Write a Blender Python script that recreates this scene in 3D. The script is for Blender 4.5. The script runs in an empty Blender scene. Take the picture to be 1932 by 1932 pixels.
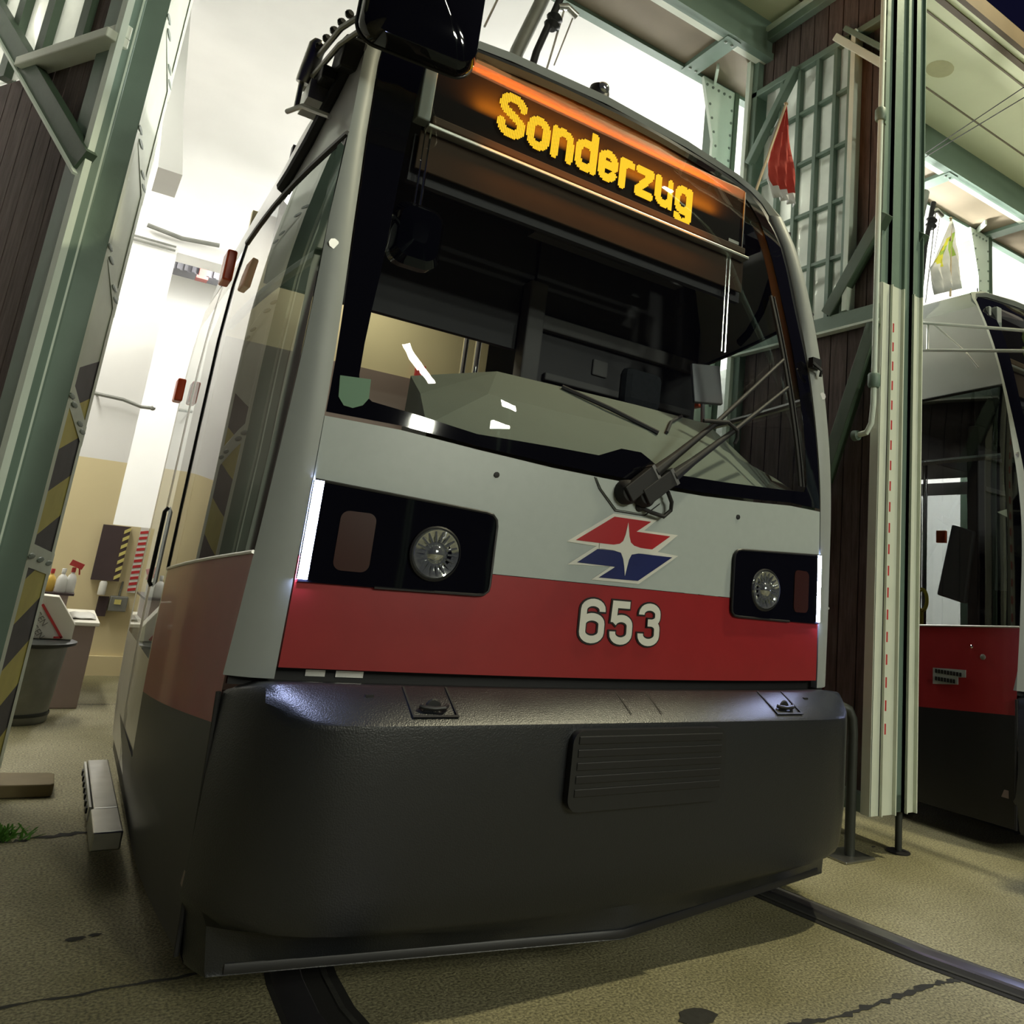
import bpy, bmesh, math, random
from mathutils import Vector, Matrix

random.seed(7)
D = bpy.data
SC = bpy.context.scene
COL = SC.collection

# ------------------------------------------------------------------ camera
CAM_ROWS = [[0.817517, -0.567409, 0.09856], [0.205797, 0.127986, -0.970189], [0.537879, 0.813429, 0.221402]]
cd = D.cameras.new('camera')
cam = D.objects.new('camera', cd)
COL.objects.link(cam)
r_, d_, f_ = [Vector(v) for v in CAM_ROWS]
u_, b_ = -d_, -f_
cam.matrix_world = Matrix(((r_.x, u_.x, b_.x, -1.7164), (r_.y, u_.y, b_.y, -2.3275), (r_.z, u_.z, b_.z, 1.2012), (0, 0, 0, 1)))
cd.sensor_width = 36.0
cd.lens = 1493.2124 / 1932 * 36.0
cd.shift_x = (966 - 1152.4972) / 1932
cd.shift_y = (759.1385 - 966) / 1932
cd.clip_start = 0.05
SC.camera = cam

# ------------------------------------------------------------------ world, exposure
W = D.worlds.new('night'); SC.world = W; W.use_nodes = True
W.node_tree.nodes['Background'].inputs[0].default_value = (0.004, 0.004, 0.014, 1)
W.node_tree.nodes['Background'].inputs[1].default_value = 1.0
vs = SC.view_settings
vs.view_transform = 'Standard'; vs.look = 'None'; vs.gamma = 1.0; vs.use_curve_mapping = False
vs.exposure = 0.0
try:
    SC.cycles.use_denoising = True
    SC.cycles.max_bounces = 8
    SC.cycles.transparent_max_bounces = 16
    SC.cycles.sample_clamp_indirect = 6.0
except Exception:
    pass

HALL_W = 160.0      # each fluorescent row inside the hall
YARD_W = 42.0       # yard floodlights
MAST_W = 270.0      # tall mast lamp above the apron

# ------------------------------------------------------------------ helpers
ORG = {}


def link(o, parent):
    COL.objects.link(o)
    if parent is not None:
        o.parent = parent
        ORG[o.name] = ORG[parent.name]
    else:
        ORG[o.name] = Vector((0, 0, 0))
    return o


def thing(name, label, cat, loc=(0, 0, 0), group=None):
    o = D.objects.new(name, None)
    COL.objects.link(o)
    o.empty_display_size = 0.1
    o.location = loc
    ORG[o.name] = Vector(loc)
    tag(o, label, cat, group)
    return o


def tag(o, label, cat, group=None):
    o['label'] = label
    o['category'] = cat
    if group:
        o['group'] = group
    return o


def struct(o):
    o['kind'] = 'structure'
    return o


class MB:
    """collects geometry in world coordinates"""

    def __init__(s):
        s.v = []; s.f = []; s.m = []; s.mi = 0

    def poly(s, pts):
        i = len(s.v)
        s.v += [Vector(p) for p in pts]
        s.f.append(tuple(range(i, i + len(pts)))); s.m.append(s.mi)

    def box(s, c, d, M=None):
        x, y, z = [a / 2 for a in d]
        P = [Vector((sx * x, sy * y, sz * z)) for sx in (-1, 1) for sy in (-1, 1) for sz in (-1, 1)]
        if M is not None:
            P = [M @ p for p in P]
        i = len(s.v)
        s.v += [Vector(c) + p for p in P]
        for q in ((0, 1, 3, 2), (4, 6, 7, 5), (0, 4, 5, 1), (2, 3, 7, 6), (0, 2, 6, 4), (1, 5, 7, 3)):
            s.f.append(tuple(i + k for k in q)); s.m.append(s.mi)
        return s

    def b2(s, lo, hi):
        return s.box([(a + b) / 2 for a, b in zip(lo, hi)], [abs(b - a) for a, b in zip(lo, hi)])

    def bar(s, p, q, w, h, up=(0, 0, 1)):
        """rectangular bar from p to q; w across, h along 'up'"""
        p, q = Vector(p), Vector(q)
        d = (q - p); L = d.length; d.normalize()
        a = d.cross(Vector(up)); a.normalize(); u = a.cross(d)
        M = Matrix((a, d, u)).transposed()
        return s.box((p + q) / 2, (w, L, h), M)

    def tube(s, pts, r, n=10, caps=True, rad=None):
        pts = [Vector(p) for p in pts]
        i0 = len(s.v)
        prev = None
        for k, p in enumerate(pts):
            t = (pts[min(k + 1, len(pts) - 1)] - pts[max(k - 1, 0)]).normalized()
            if prev is None:
                a = t.orthogonal().normalized()
            else:
                a = (prev - t * prev.dot(t))
                a = a.normalized() if a.length > 1e-6 else t.orthogonal().normalized()
            prev = a
            b = t.cross(a)
            rr = rad[k] if rad else r
            for j in range(n):
                an = 2 * math.pi * j / n
                s.v.append(p + (a * math.cos(an) + b * math.sin(an)) * rr)
        for k in range(len(pts) - 1):
            for j in range(n):
                a0 = i0 + k * n + j; a1 = i0 + k * n + (j + 1) % n
                s.f.append((a0, a1, a1 + n, a0 + n)); s.m.append(s.mi)
        if caps:
            s.f.append(tuple(i0 + j for j in reversed(range(n)))); s.m.append(s.mi)
            e = i0 + (len(pts) - 1) * n
            s.f.append(tuple(e + j for j in range(n))); s.m.append(s.mi)
        return s

    def lathe(s, c, prof, axis=(0, 0, 1), n=24, cap=True):
        c = Vector(c); ax = Vector(axis).normalized()
        a = ax.orthogonal().normalized(); b = ax.cross(a)
        i0 = len(s.v)
        for r, h in prof:
            for j in range(n):
                an = 2 * math.pi * j / n
                s.v.append(c + ax * h + (a * math.cos(an) + b * math.sin(an)) * r)
        for k in range(len(prof) - 1):
            for j in range(n):
                a0 = i0 + k * n + j; a1 = i0 + k * n + (j + 1) % n
                s.f.append((a0, a1, a1 + n, a0 + n)); s.m.append(s.mi)
        if cap:
            s.f.append(tuple(i0 + j for j in reversed(range(n)))); s.m.append(s.mi)
            e = i0 + (len(prof) - 1) * n
            s.f.append(tuple(e + j for j in range(n))); s.m.append(s.mi)
        return s

    def grid(s, rows, closed=False):
        """rows of equal length point lists"""
        i0 = len(s.v); n = len(rows[0])
        for r in rows:
            s.v += [Vector(p) for p in r]
        for k in range(len(rows) - 1):
            for j in range(n if closed else n - 1):
                a0 = i0 + k * n + j; a1 = i0 + k * n + (j + 1) % n
                s.f.append((a0, a1, a1 + n, a0 + n)); s.m.append(s.mi)
        return s

    def prism(s, poly, d):
        """planar polygon extruded along vector d"""
        d = Vector(d); P = [Vector(p) for p in poly]; n = len(P)
        i = len(s.v)
        s.v += P + [p + d for p in P]
        s.f.append(tuple(i + k for k in reversed(range(n)))); s.m.append(s.mi)
        s.f.append(tuple(i + n + k for k in range(n))); s.m.append(s.mi)
        for k in range(n):
            s.f.append((i + k, i + (k + 1) % n, i + n + (k + 1) % n, i + n + k)); s.m.append(s.mi)
        return s

    def build(s, name, mat, parent=None, smooth=False, bevel=0, merge=False, solid=0, normals=True):
        me = D.meshes.new(name)
        o = D.objects.new(name, me)
        link(o, parent)
        org = ORG[o.name]
        if parent is None:
            # origin at the base centre
            xs = [v.x for v in s.v]; ys = [v.y for v in s.v]; zs = [v.z for v in s.v]
            org = Vector(((min(xs) + max(xs)) / 2, (min(ys) + max(ys)) / 2, min(zs)))
            o.location = org; ORG[o.name] = org
        me.from_pydata([tuple(v - org) for v in s.v], [], s.f)
        mats = mat if isinstance(mat, (list, tuple)) else [mat]
        for m in mats:
            me.materials.append(m)
        if len(mats) > 1:
            for p, mi in zip(me.polygons, s.m):
                p.material_index = mi
        bm = bmesh.new(); bm.from_mesh(me)
        if merge:
            bmesh.ops.remove_doubles(bm, verts=bm.verts, dist=1e-5)
        if normals:
            bmesh.ops.recalc_face_normals(bm, faces=bm.faces)
        if smooth:
            for f in bm.faces:
                f.smooth = True
            for e in bm.edges:
                if len(e.link_faces) == 2 and e.calc_face_angle(0) > math.radians(38):
                    e.smooth = False
        bm.to_mesh(me); bm.free()
        if solid:
            md = o.modifiers.new('solid', 'SOLIDIFY'); md.thickness = solid; md.offset = 0
        if bevel:
            md = o.modifiers.new('bevel', 'BEVEL'); md.width = bevel; md.segments = 2
            md.limit_method = 'ANGLE'; md.angle_limit = math.radians(40)
        return o


def surf_poly(name, outer, holes, fn, off, thick, mat, parent, step=0.11, smooth=True):
    """flat outline in (x, z) laid on the surface y = fn(x, z) + off, with real thickness"""
    bm = bmesh.new()
    edges = []
    for loop in [outer] + list(holes):
        vs_ = [bm.verts.new((x, 0, z)) for x, z in loop]
        edges += [bm.edges.new((vs_[i], vs_[(i + 1) % len(vs_)])) for i in range(len(vs_))]
    bmesh.ops.triangle_fill(bm, use_beauty=True, use_dissolve=False, edges=edges, normal=(0, -1, 0))
    xs = [p[0] for p in outer]; zs = [p[1] for p in outer]
    for ax, lo, hi in ((0, min(xs), max(xs)), (2, min(zs), max(zs))):
        n = int((hi - lo) / step)
        for k in range(1, n + 1):
            c = lo + (hi - lo) * k / (n + 1)
            co = (c, 0, 0) if ax == 0 else (0, 0, c)
            no = (1, 0, 0) if ax == 0 else (0, 0, 1)
            bmesh.ops.bisect_plane(bm, geom=bm.verts[:] + bm.edges[:] + bm.faces[:], plane_co=co, plane_no=no)
    if thick:
        r = bmesh.ops.extrude_face_region(bm, geom=bm.faces[:])
        for e in r['geom']:
            if isinstance(e, bmesh.types.BMVert):
                e.co.y += thick
    for v in bm.verts:
        v.co.y += fn(v.co.x, v.co.z) + off
    bmesh.ops.recalc_face_normals(bm, faces=bm.faces)
    if not thick:
        for f in bm.faces:
            if f.normal.y > 0:
                f.normal_flip()
    for f in bm.faces:
        f.smooth = smooth
    for e in bm.edges:
        if len(e.link_faces) == 2 and e.calc_face_angle(0) > math.radians(38):
            e.smooth = False
    me = D.meshes.new(name)
    o = D.objects.new(name, me)
    link(o, parent)
    org = ORG[o.name]
    for v in bm.verts:
        v.co -= org
    bm.to_mesh(me); bm.free()
    me.materials.append(mat)
    return o


def arc(cx, cy, rx, ry, a0, a1, n=8):
    return [(cx + rx * math.cos(math.radians(a0 + (a1 - a0) * k / n)), cy + ry * math.sin(math.radians(a0 + (a1 - a0) * k / n))) for k in range(n + 1)]


def ribbon_outline(pts, w):
    """closed outline of a stroke of width w along pts (square ends)"""
    P = [Vector((a, b)) for a, b in pts]
    P = [p for i, p in enumerate(P) if i == 0 or (p - P[i - 1]).length > 1e-5]
    L, R_ = [], []
    for i, p in enumerate(P):
        d0 = (p - P[i - 1]).normalized() if i > 0 else None
        d1 = (P[i + 1] - p).normalized() if i < len(P) - 1 else None
        if d0 is None: d0 = d1
        if d1 is None: d1 = d0
        t = (d0 + d1)
        t = t.normalized() if t.length > 1e-6 else d0
        n = Vector((-t.y, t.x))
        c = max(0.45, n.dot(Vector((-d0.y, d0.x))))
        L.append(p + n * (w / 2 / c)); R_.append(p - n * (w / 2 / c))
    return L, R_


def rrect(x0, z0, x1, z1, r, n=5):
    out = []
    for cx, cz, a in ((x1 - r, z1 - r, 0), (x0 + r, z1 - r, 90), (x0 + r, z0 + r, 180), (x1 - r, z0 + r, 270)):
        out += arc(cx, cz, r, r, a, a + 90, n)
    return out


def lerp(a, b, t):
    return a + (b - a) * t


# ------------------------------------------------------------------ materials
MAT = {}


def nodes_of(name):
    m = D.materials.new(name); m.use_nodes = True
    nt = m.node_tree
    return m, nt, nt.nodes['Principled BSDF']


def mat(name, col, rough=0.5, metal=0.0, var=0.12, scale=6.0, bump=0.0, bscale=60.0, coat=0.0, spec=0.5, emit=None, es=0.0, detail=4.0):
    m, nt, b = nodes_of(name)
    N = nt.nodes.new; L = nt.links.new
    b.inputs['Roughness'].default_value = rough
    b.inputs['Metallic'].default_value = metal
    b.inputs['Specular IOR Level'].default_value = spec
    b.inputs['Coat Weight'].default_value = coat
    tc = N('ShaderNodeTexCoord')
    nz = N('ShaderNodeTexNoise'); nz.inputs['Scale'].default_value = scale; nz.inputs['Detail'].default_value = detail
    L(tc.outputs['Object'], nz.inputs['Vector'])
    mx = N('ShaderNodeMix'); mx.data_type = 'RGBA'
    mx.inputs[6].default_value = tuple(c * (1 - var) for c in col) + (1,)
    mx.inputs[7].default_value = tuple(min(1, c * (1 + var)) for c in col) + (1,)
    L(nz.outputs['Fac'], mx.inputs[0]); L(mx.outputs[2], b.inputs['Base Color'])
    if bump:
        n2 = N('ShaderNodeTexNoise'); n2.inputs['Scale'].default_value = bscale; n2.inputs['Detail'].default_value = 3
        L(tc.outputs['Object'], n2.inputs['Vector'])
        bp = N('ShaderNodeBump'); bp.inputs['Strength'].default_value = bump; bp.inputs['Distance'].default_value = 0.01
        L(n2.outputs['Fac'], bp.inputs['Height']); L(bp.outputs['Normal'], b.inputs['Normal'])
    if emit:
        b.inputs['Emission Color'].default_value = tuple(emit) + (1,)
        b.inputs['Emission Strength'].default_value = es
    MAT[name] = m
    return m


def glass_mat(name, tint=(0.8, 0.85, 0.82), ior=1.5, rough=0.0):
    m = D.materials.new(name); m.use_nodes = True
    nt = m.node_tree; nt.nodes.clear(); N = nt.nodes.new; L = nt.links.new
    out = N('ShaderNodeOutputMaterial'); mix = N('ShaderNodeMixShader')
    tr = N('ShaderNodeBsdfTransparent'); gl = N('ShaderNodeBsdfGlossy')
    tr.inputs[0].default_value = tuple(tint) + (1,)
    gl.inputs['Roughness'].default_value = rough
    gl.inputs[0].default_value = (1, 1, 1, 1)
    g = N('ShaderNodeNewGeometry')
    mr = N('ShaderNodeMapRange')
    mr.inputs['To Min'].default_value = ior; mr.inputs['To Max'].default_value = 1 / ior
    L(g.outputs['Backfacing'], mr.inputs['Value'])
    fr = N('ShaderNodeFresnel'); L(mr.outputs[0], fr.inputs['IOR'])
    L(fr.outputs[0], mix.inputs[0]); L(tr.outputs[0], mix.inputs[1]); L(gl.outputs[0], mix.inputs[2])
    L(mix.outputs[0], out.inputs['Surface'])
    MAT[name] = m
    return m


def emit_mat(name, col, strength):
    m = D.materials.new(name); m.use_nodes = True
    nt = m.node_tree; nt.nodes.clear(); N = nt.nodes.new
    out = N('ShaderNodeOutputMaterial'); e = N('ShaderNodeEmission')
    e.inputs[0].default_value = tuple(col) + (1,); e.inputs[1].default_value = strength
    nt.links.new(e.outputs[0], out.inputs['Surface'])
    MAT[name] = m
    return m


mat('white_paint', (0.42, 0.47, 0.46), 0.36, var=0.05, scale=30, coat=0.12)
mat('red_paint', (0.30, 0.016, 0.020), 0.36, var=0.10, scale=14, coat=0.15)
mat('grey_paint', (0.31, 0.335, 0.325), 0.5, var=0.07, scale=12)
mat('side_paint', (0.46, 0.46, 0.44), 0.34, var=0.06, scale=10, coat=0.2)
mat('roof_grey', (0.20, 0.22, 0.20), 0.5, var=0.1)
mat('bumper_grey', (0.0135, 0.0155, 0.0185), 0.34, spec=0.65, var=0.12, scale=40, bump=0.15, bscale=220)
mat('pad_grey', (0.020, 0.021, 0.023), 0.32, var=0.12, scale=40)
mat('skirt_dark', (0.008, 0.008, 0.011), 0.45, var=0.2, scale=10)
mat('black_gloss', (0.004, 0.004, 0.006), 0.04, var=0.2, coat=0.3)
mat('black_matt', (0.008, 0.008, 0.009), 0.6, var=0.2)
mat('rubber', (0.010, 0.010, 0.011), 0.7, var=0.3, bump=0.1)
mat('black_plastic', (0.012, 0.012, 0.013), 0.45, var=0.2)
mat('chrome', (0.75, 0.75, 0.75), 0.12, metal=1, var=0.03)
mat('steel', (0.42, 0.42, 0.40), 0.35, metal=1, var=0.2, scale=14)
mat('alu', (0.62, 0.61, 0.58), 0.38, metal=0.8, var=0.08, scale=14)
mat('dash_grey', (0.22, 0.25, 0.225), 0.7, var=0.07, bump=0.08, bscale=180)
mat('cab_dark', (0.055, 0.050, 0.060), 0.7, var=0.2)
mat('cab_mid', (0.13, 0.12, 0.13), 0.7, var=0.2)
mat('cab_cream', (0.62, 0.54, 0.33), 0.6, var=0.05)
mat('cab_brown', (0.20, 0.15, 0.13), 0.6, var=0.1)
mat('seat_grey', (0.17, 0.17, 0.175), 0.8, var=0.1)
mat('seat_fabric', (0.02, 0.022, 0.03), 0.9, var=0.4, scale=60)
mat('trim_beige', (0.36, 0.27, 0.19), 0.6, var=0.08)
mat('blind_brown', (0.06, 0.035, 0.02), 0.8, var=0.2)
mat('sticker_green', (0.10, 0.22, 0.13), 0.5, var=0.05)
mat('decal_white', (0.72, 0.72, 0.66), 0.4, var=0.02)
mat('decal_black', (0.008, 0.008, 0.009), 0.4, var=0.02)
mat('decal_red', (0.42, 0.016, 0.022), 0.35, var=0.04)
mat('decal_blue', (0.010, 0.018, 0.11), 0.35, var=0.04)
mat('amber_lens', (0.040, 0.012, 0.008), 0.25, var=0.1)
mat('orange_lens', (0.85, 0.10, 0.02), 0.3, var=0.05)
mat('yellow_plastic', (0.75, 0.62, 0.06), 0.4, var=0.05)
mat('brush', (0.01, 0.01, 0.01), 0.9, var=0.2)
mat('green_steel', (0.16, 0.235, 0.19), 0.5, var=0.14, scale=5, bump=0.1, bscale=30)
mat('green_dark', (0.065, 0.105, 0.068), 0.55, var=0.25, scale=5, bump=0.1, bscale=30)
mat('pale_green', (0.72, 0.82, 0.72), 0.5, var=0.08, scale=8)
mat('pale_white', (0.70, 0.75, 0.64), 0.5, var=0.08, scale=8)
mat('rivet', (0.22, 0.27, 0.23), 0.5, var=0.1)
mat('canopy_paint', (0.80, 0.83, 0.58), 0.8, var=0.12, scale=1.4, bump=0.05, bscale=20)
mat('canopy_stain', (0.50, 0.49, 0.28), 0.8, var=0.15, scale=8)
mat('panel_brown', (0.20, 0.165, 0.11), 0.75, var=0.15, scale=5)
mat('fascia_brown', (0.10, 0.07, 0.035), 0.7, var=0.2)
mat('plaster', (0.80, 0.795, 0.77), 0.85, var=0.06, scale=2.5, bump=0.06, bscale=14)
mat('plaster_white', (0.86, 0.86, 0.83), 0.85, var=0.04, scale=2.5)
mat('dado', (0.72, 0.62, 0.36), 0.75, var=0.05, scale=2.5)
mat('board_brown', (0.055, 0.035, 0.035), 0.7, var=0.15)
mat('corrugated', (0.11, 0.11, 0.125), 0.6, var=0.1)
mat('post_red', (0.30, 0.08, 0.07), 0.6, var=0.1)
mat('hazard_yellow', (0.62, 0.55, 0.17), 0.6, var=0.15, scale=10)
mat('hazard_black', (0.10, 0.095, 0.10), 0.6, var=0.3, scale=10)
mat('stripe_red', (0.50, 0.03, 0.03), 0.55, var=0.1)
mat('can_metal', (0.24, 0.245, 0.22), 0.5, metal=0.5, var=0.3, scale=9)
mat('bag_dark', (0.03, 0.035, 0.03), 0.5, var=0.3)
mat('cabinet_mauve', (0.36, 0.28, 0.25), 0.7, var=0.08)
mat('bottle_white', (0.8, 0.8, 0.76), 0.4, var=0.03)
mat('bottle_yellow', (0.78, 0.52, 0.10), 0.4, var=0.03)
mat('cap_red', (0.55, 0.05, 0.05), 0.4, var=0.03)
mat('paper', (0.75, 0.73, 0.62), 0.7, var=0.03)
mat('flag_red', (0.36, 0.035, 0.022), 0.85, var=0.2, scale=20)
mat('flag_white', (0.60, 0.60, 0.60), 0.85, var=0.1, scale=12)
mat('flag_yellow', (0.62, 0.60, 0.05), 0.85, var=0.1)
mat('flag_green', (0.30, 0.45, 0.07), 0.85, var=0.1)
mat('pole_wood', (0.45, 0.35, 0.22), 0.6, var=0.1)
mat('grass', (0.07, 0.20, 0.02), 0.8, var=0.4, scale=40)
mat('plank_wood', (0.16, 0.125, 0.06), 0.8, var=0.2, scale=12)
mat('rail_steel', (0.30, 0.29, 0.32), 0.33, metal=0.9, var=0.15, scale=12)
mat('groove_dark', (0.014, 0.013, 0.011), 0.9, var=0.2)
mat('tar', (0.035, 0.034, 0.028), 0.9, var=0.4, scale=30, bump=0.3, bscale=40)
mat('lens_glass', (0.55, 0.58, 0.58), 0.08, metal=0.85, var=0.35, scale=90)
mat('screen_grey', (0.40, 0.40, 0.46), 0.4, var=0.05)
mat('mirror_face', (0.85, 0.85, 0.85), 0.02, metal=1, var=0.0)
mat('display_black', (0.008, 0.006, 0.005), 0.7, var=0.2, spec=0.08)
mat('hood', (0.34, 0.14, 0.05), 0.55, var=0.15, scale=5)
mat('led_off', (0.10, 0.13, 0.03), 0.5, var=0.0)
mat('lamp_body', (0.12, 0.12, 0.12), 0.5, metal=0.5, var=0.1)
emit_mat('led_on', (1.0, 0.53, 0.025), 1.6)
emit_mat('drl_on', (0.52, 0.60, 1.0), 330.0)
emit_mat('tube_on', (1.0, 0.98, 0.92), 26.0)
emit_mat('yard_on', (1.0, 0.95, 0.72), 60.0)
glass_mat('windscreen', (0.80, 0.84, 0.82), 1.42)
glass_mat('window_glass', (0.55, 0.58, 0.57), 1.5)
glass_mat('clear_glass', (0.93, 0.94, 0.92), 1.4)
glass_mat('cheek_glass', (0.42, 0.44, 0.46), 1.75)


def plank_mat():
    m, nt, b = nodes_of('planks')
    N = nt.nodes.new; L = nt.links.new
    tc = N('ShaderNodeTexCoord')
    mp = N('ShaderNodeMapping'); mp.inputs['Scale'].default_value = (9, 9, 0.9)
    L(tc.outputs['Object'], mp.inputs['Vector'])
    nz = N('ShaderNodeTexNoise'); nz.inputs['Scale'].default_value = 4; nz.inputs['Detail'].default_value = 8
    nz.inputs['Roughness'].default_value = 0.7
    L(mp.outputs[0], nz.inputs['Vector'])
    cr = N('ShaderNodeValToRGB')
    cr.color_ramp.elements[0].position = 0.32; cr.color_ramp.elements[0].color = (0.052, 0.036, 0.032, 1)
    cr.color_ramp.elements[1].position = 0.72; cr.color_ramp.elements[1].color = (0.155, 0.115, 0.105, 1)
    L(nz.outputs['Fac'], cr.inputs[0]); L(cr.outputs[0], b.inputs['Base Color'])
    b.inputs['Roughness'].default_value = 0.85
    bp = N('ShaderNodeBump'); bp.inputs['Strength'].default_value = 0.25; bp.inputs['Distance'].default_value = 0.01
    L(nz.outputs['Fac'], bp.inputs['Height']); L(bp.outputs['Normal'], b.inputs['Normal'])
    MAT['planks'] = m


def ground_mat():
    m, nt, b = nodes_of('concrete')
    N = nt.nodes.new; L = nt.links.new
    tc = N('ShaderNodeTexCoord')
    n1 = N('ShaderNodeTexNoise'); n1.inputs['Scale'].default_value = 1.3; n1.inputs['Detail'].default_value = 6
    n2 = N('ShaderNodeTexNoise'); n2.inputs['Scale'].default_value = 110; n2.inputs['Detail'].default_value = 3
    n3 = N('ShaderNodeTexVoronoi'); n3.inputs['Scale'].default_value = 210
    for n in (n1, n2, n3):
        L(tc.outputs['Object'], n.inputs['Vector'])
    c1 = N('ShaderNodeValToRGB')
    c1.color_ramp.elements[0].position = 0.35; c1.color_ramp.elements[0].color = (0.215, 0.195, 0.095, 1)
    c1.color_ramp.elements[1].position = 0.66; c1.color_ramp.elements[1].color = (0.36, 0.33, 0.20, 1)
    L(n1.outputs['Fac'], c1.inputs[0])
    c2 = N('ShaderNodeValToRGB')
    c2.color_ramp.elements[0].position = 0.33; c2.color_ramp.elements[0].color = (0.42, 0.42, 0.42, 1)
    c2.color_ramp.elements[1].position = 0.66; c2.color_ramp.elements[1].color = (1.35, 1.35, 1.35, 1)
    L(n2.outputs['Fac'], c2.inputs[0])
    mx = N('ShaderNodeMix'); mx.data_type = 'RGBA'; mx.blend_type = 'MULTIPLY'; mx.inputs[0].default_value = 1
    L(c1.outputs[0], mx.inputs[6]); L(c2.outputs[0], mx.inputs[7])
    # small bright grit
    c3 = N('ShaderNodeValToRGB')
    c3.color_ramp.elements[0].position = 0.05; c3.color_ramp.elements[0].color = (1, 1, 1, 1)
    c3.color_ramp.elements[1].position = 0.13; c3.color_ramp.elements[1].color = (0, 0, 0, 1)
    L(n3.outputs['Distance'], c3.inputs[0])
    n4 = N('ShaderNodeTexNoise'); n4.inputs['Scale'].default_value = 60
    L(tc.outputs['Object'], n4.inputs['Vector'])
    c4 = N('ShaderNodeValToRGB'); c4.color_ramp.elements[0].position = 0.60; c4.color_ramp.elements[1].position = 0.68
    L(n4.outputs['Fac'], c4.inputs[0])
    ml = N('ShaderNodeMath'); ml.operation = 'MULTIPLY'
    L(c3.outputs[0], ml.inputs[0]); L(c4.outputs[0], ml.inputs[1])
    m2 = N('ShaderNodeMix'); m2.data_type = 'RGBA'; m2.inputs[7].default_value = (0.7, 0.68, 0.55, 1)
    L(ml.outputs[0], m2.inputs[0]); L(mx.outputs[2], m2.inputs[6])
    L(m2.outputs[2], b.inputs['Base Color'])
    b.inputs['Roughness'].default_value = 0.72
    bp = N('ShaderNodeBump'); bp.inputs['Strength'].default_value = 0.5; bp.inputs['Distance'].default_value = 0.008
    L(n2.outputs['Fac'], bp.inputs['Height']); L(bp.outputs['Normal'], b.inputs['Normal'])
    MAT['concrete'] = m


def frosted_mat():
    m, nt, b = nodes_of('dirty_pane')
    N = nt.nodes.new; L = nt.links.new
    tc = N('ShaderNodeTexCoord')
    nz = N('ShaderNodeTexNoise'); nz.inputs['Scale'].default_value = 2.2; nz.inputs['Detail'].default_value = 4
    L(tc.outputs['Object'], nz.inputs['Vector'])
    cr = N('ShaderNodeValToRGB')
    cr.color_ramp.elements[0].position = 0.3; cr.color_ramp.elements[0].color = (0.52, 0.54, 0.50, 1)
    cr.color_ramp.elements[1].position = 0.7; cr.color_ramp.elements[1].color = (0.86, 0.87, 0.82, 1)
    L(nz.outputs['Fac'], cr.inputs[0]); L(cr.outputs[0], b.inputs['Base Color'])
    b.inputs['Roughness'].default_value = 0.3
    tl = N('ShaderNodeBsdfTranslucent'); L(cr.outputs[0], tl.inputs[0])
    tr = N('ShaderNodeBsdfTransparent'); tr.inputs[0].default_value = (0.88, 0.90, 0.86, 1)
    mix = N('ShaderNodeMixShader'); mix.inputs[0].default_value = 0.7
    mix2 = N('ShaderNodeMixShader'); mix2.inputs[0].default_value = 0.15
    out = nt.nodes['Material Output']
    L(b.outputs[0], mix.inputs[1]); L(tl.outputs[0], mix.inputs[2])
    L(mix.outputs[0], mix2.inputs[1]); L(tr.outputs[0], mix2.inputs[2]); L(mix2.outputs[0], out.inputs['Surface'])
    MAT['dirty_pane'] = m


plank_mat(); ground_mat(); frosted_mat()
M = MAT

# ------------------------------------------------------------------ yard lamps (seen mirrored in the windscreen)
def yard_lamp(name, label, pos, aim, size, W, col, group=None, roll=0.0):
    pos = Vector(pos); aim = Vector(aim)
    root = thing(name, label, 'lamp', (pos.x, pos.y, 0), group)
    m = MB(); m.tube([(pos.x, pos.y - .12, 0), (pos.x, pos.y - .12, pos.z + .1)], .05, 12); m.lathe((pos.x, pos.y - .12, 0), [(.14, 0), (.14, .03), (.07, .06)], n=16)
    m.build('mast', M['green_steel'], root, smooth=True)
    d = (aim - pos).normalized(); a = d.cross(Vector((0, 0, 1))).normalized(); u = a.cross(d)
    q = Matrix.Rotation(roll, 3, d); a = q @ a; u = q @ u
    R_ = Matrix((a, d, u)).transposed()
    h = MB(); h.box(pos - d * .06, (size[0] + .06, .1, size[1] + .06), R_)
    h.build('lamp_housing', M['lamp_body'], root, bevel=.01)
    g = MB(); g.box(pos + d * .0, (size[0], .03, size[1]), R_)
    g.build('diffuser', M['yard_on'], root)
    l = D.lights.new(name + '_light', 'AREA'); l.shape = 'RECTANGLE'; l.size = size[0]; l.size_y = size[1]; l.energy = W; l.color = col
    o = D.objects.new(name + '_light', l); COL.objects.link(o)
    o.matrix_world = Matrix.Translation(pos + d * .03) @ Matrix((a, u, -d)).transposed().to_4x4()
    return root


YC = (.97, 1.0, 0.84)
yard_lamp('floodlight', 'long slanted yard lamp mirrored as a white bar in the windscreen', (1.1, -14, 9.3), (0, 1, 1), (.3, 2.2), YARD_W * 2, YC, None, -.48)
yard_lamp('floodlight', 'small yard floodlight, highest and rightmost of the three mirrored in the windscreen', (4.42, -14, 7.75), (1, 0, 1), (.62, .36), YARD_W * 4, YC)
yard_lamp('floodlight', 'small yard floodlight mirrored below the highest one in the windscreen', (3.7, -13, 6.1), (1, 0, 1), (.62, .36), YARD_W * 4, YC)
yard_lamp('floodlight', 'small yard floodlight mirrored at the windscreen lower edge', (1.07, -13.0, 5.19), (0, 0, 1), (.62, .40), YARD_W * 4, YC)
yard_lamp('mast_lamp', 'tall mast lamp over the apron lighting the concrete in front of the trams', (3.4, -.8, 7.6), (1.6, -.6, 0), (.16, .16), MAST_W, (1.0, .93, .62))


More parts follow.
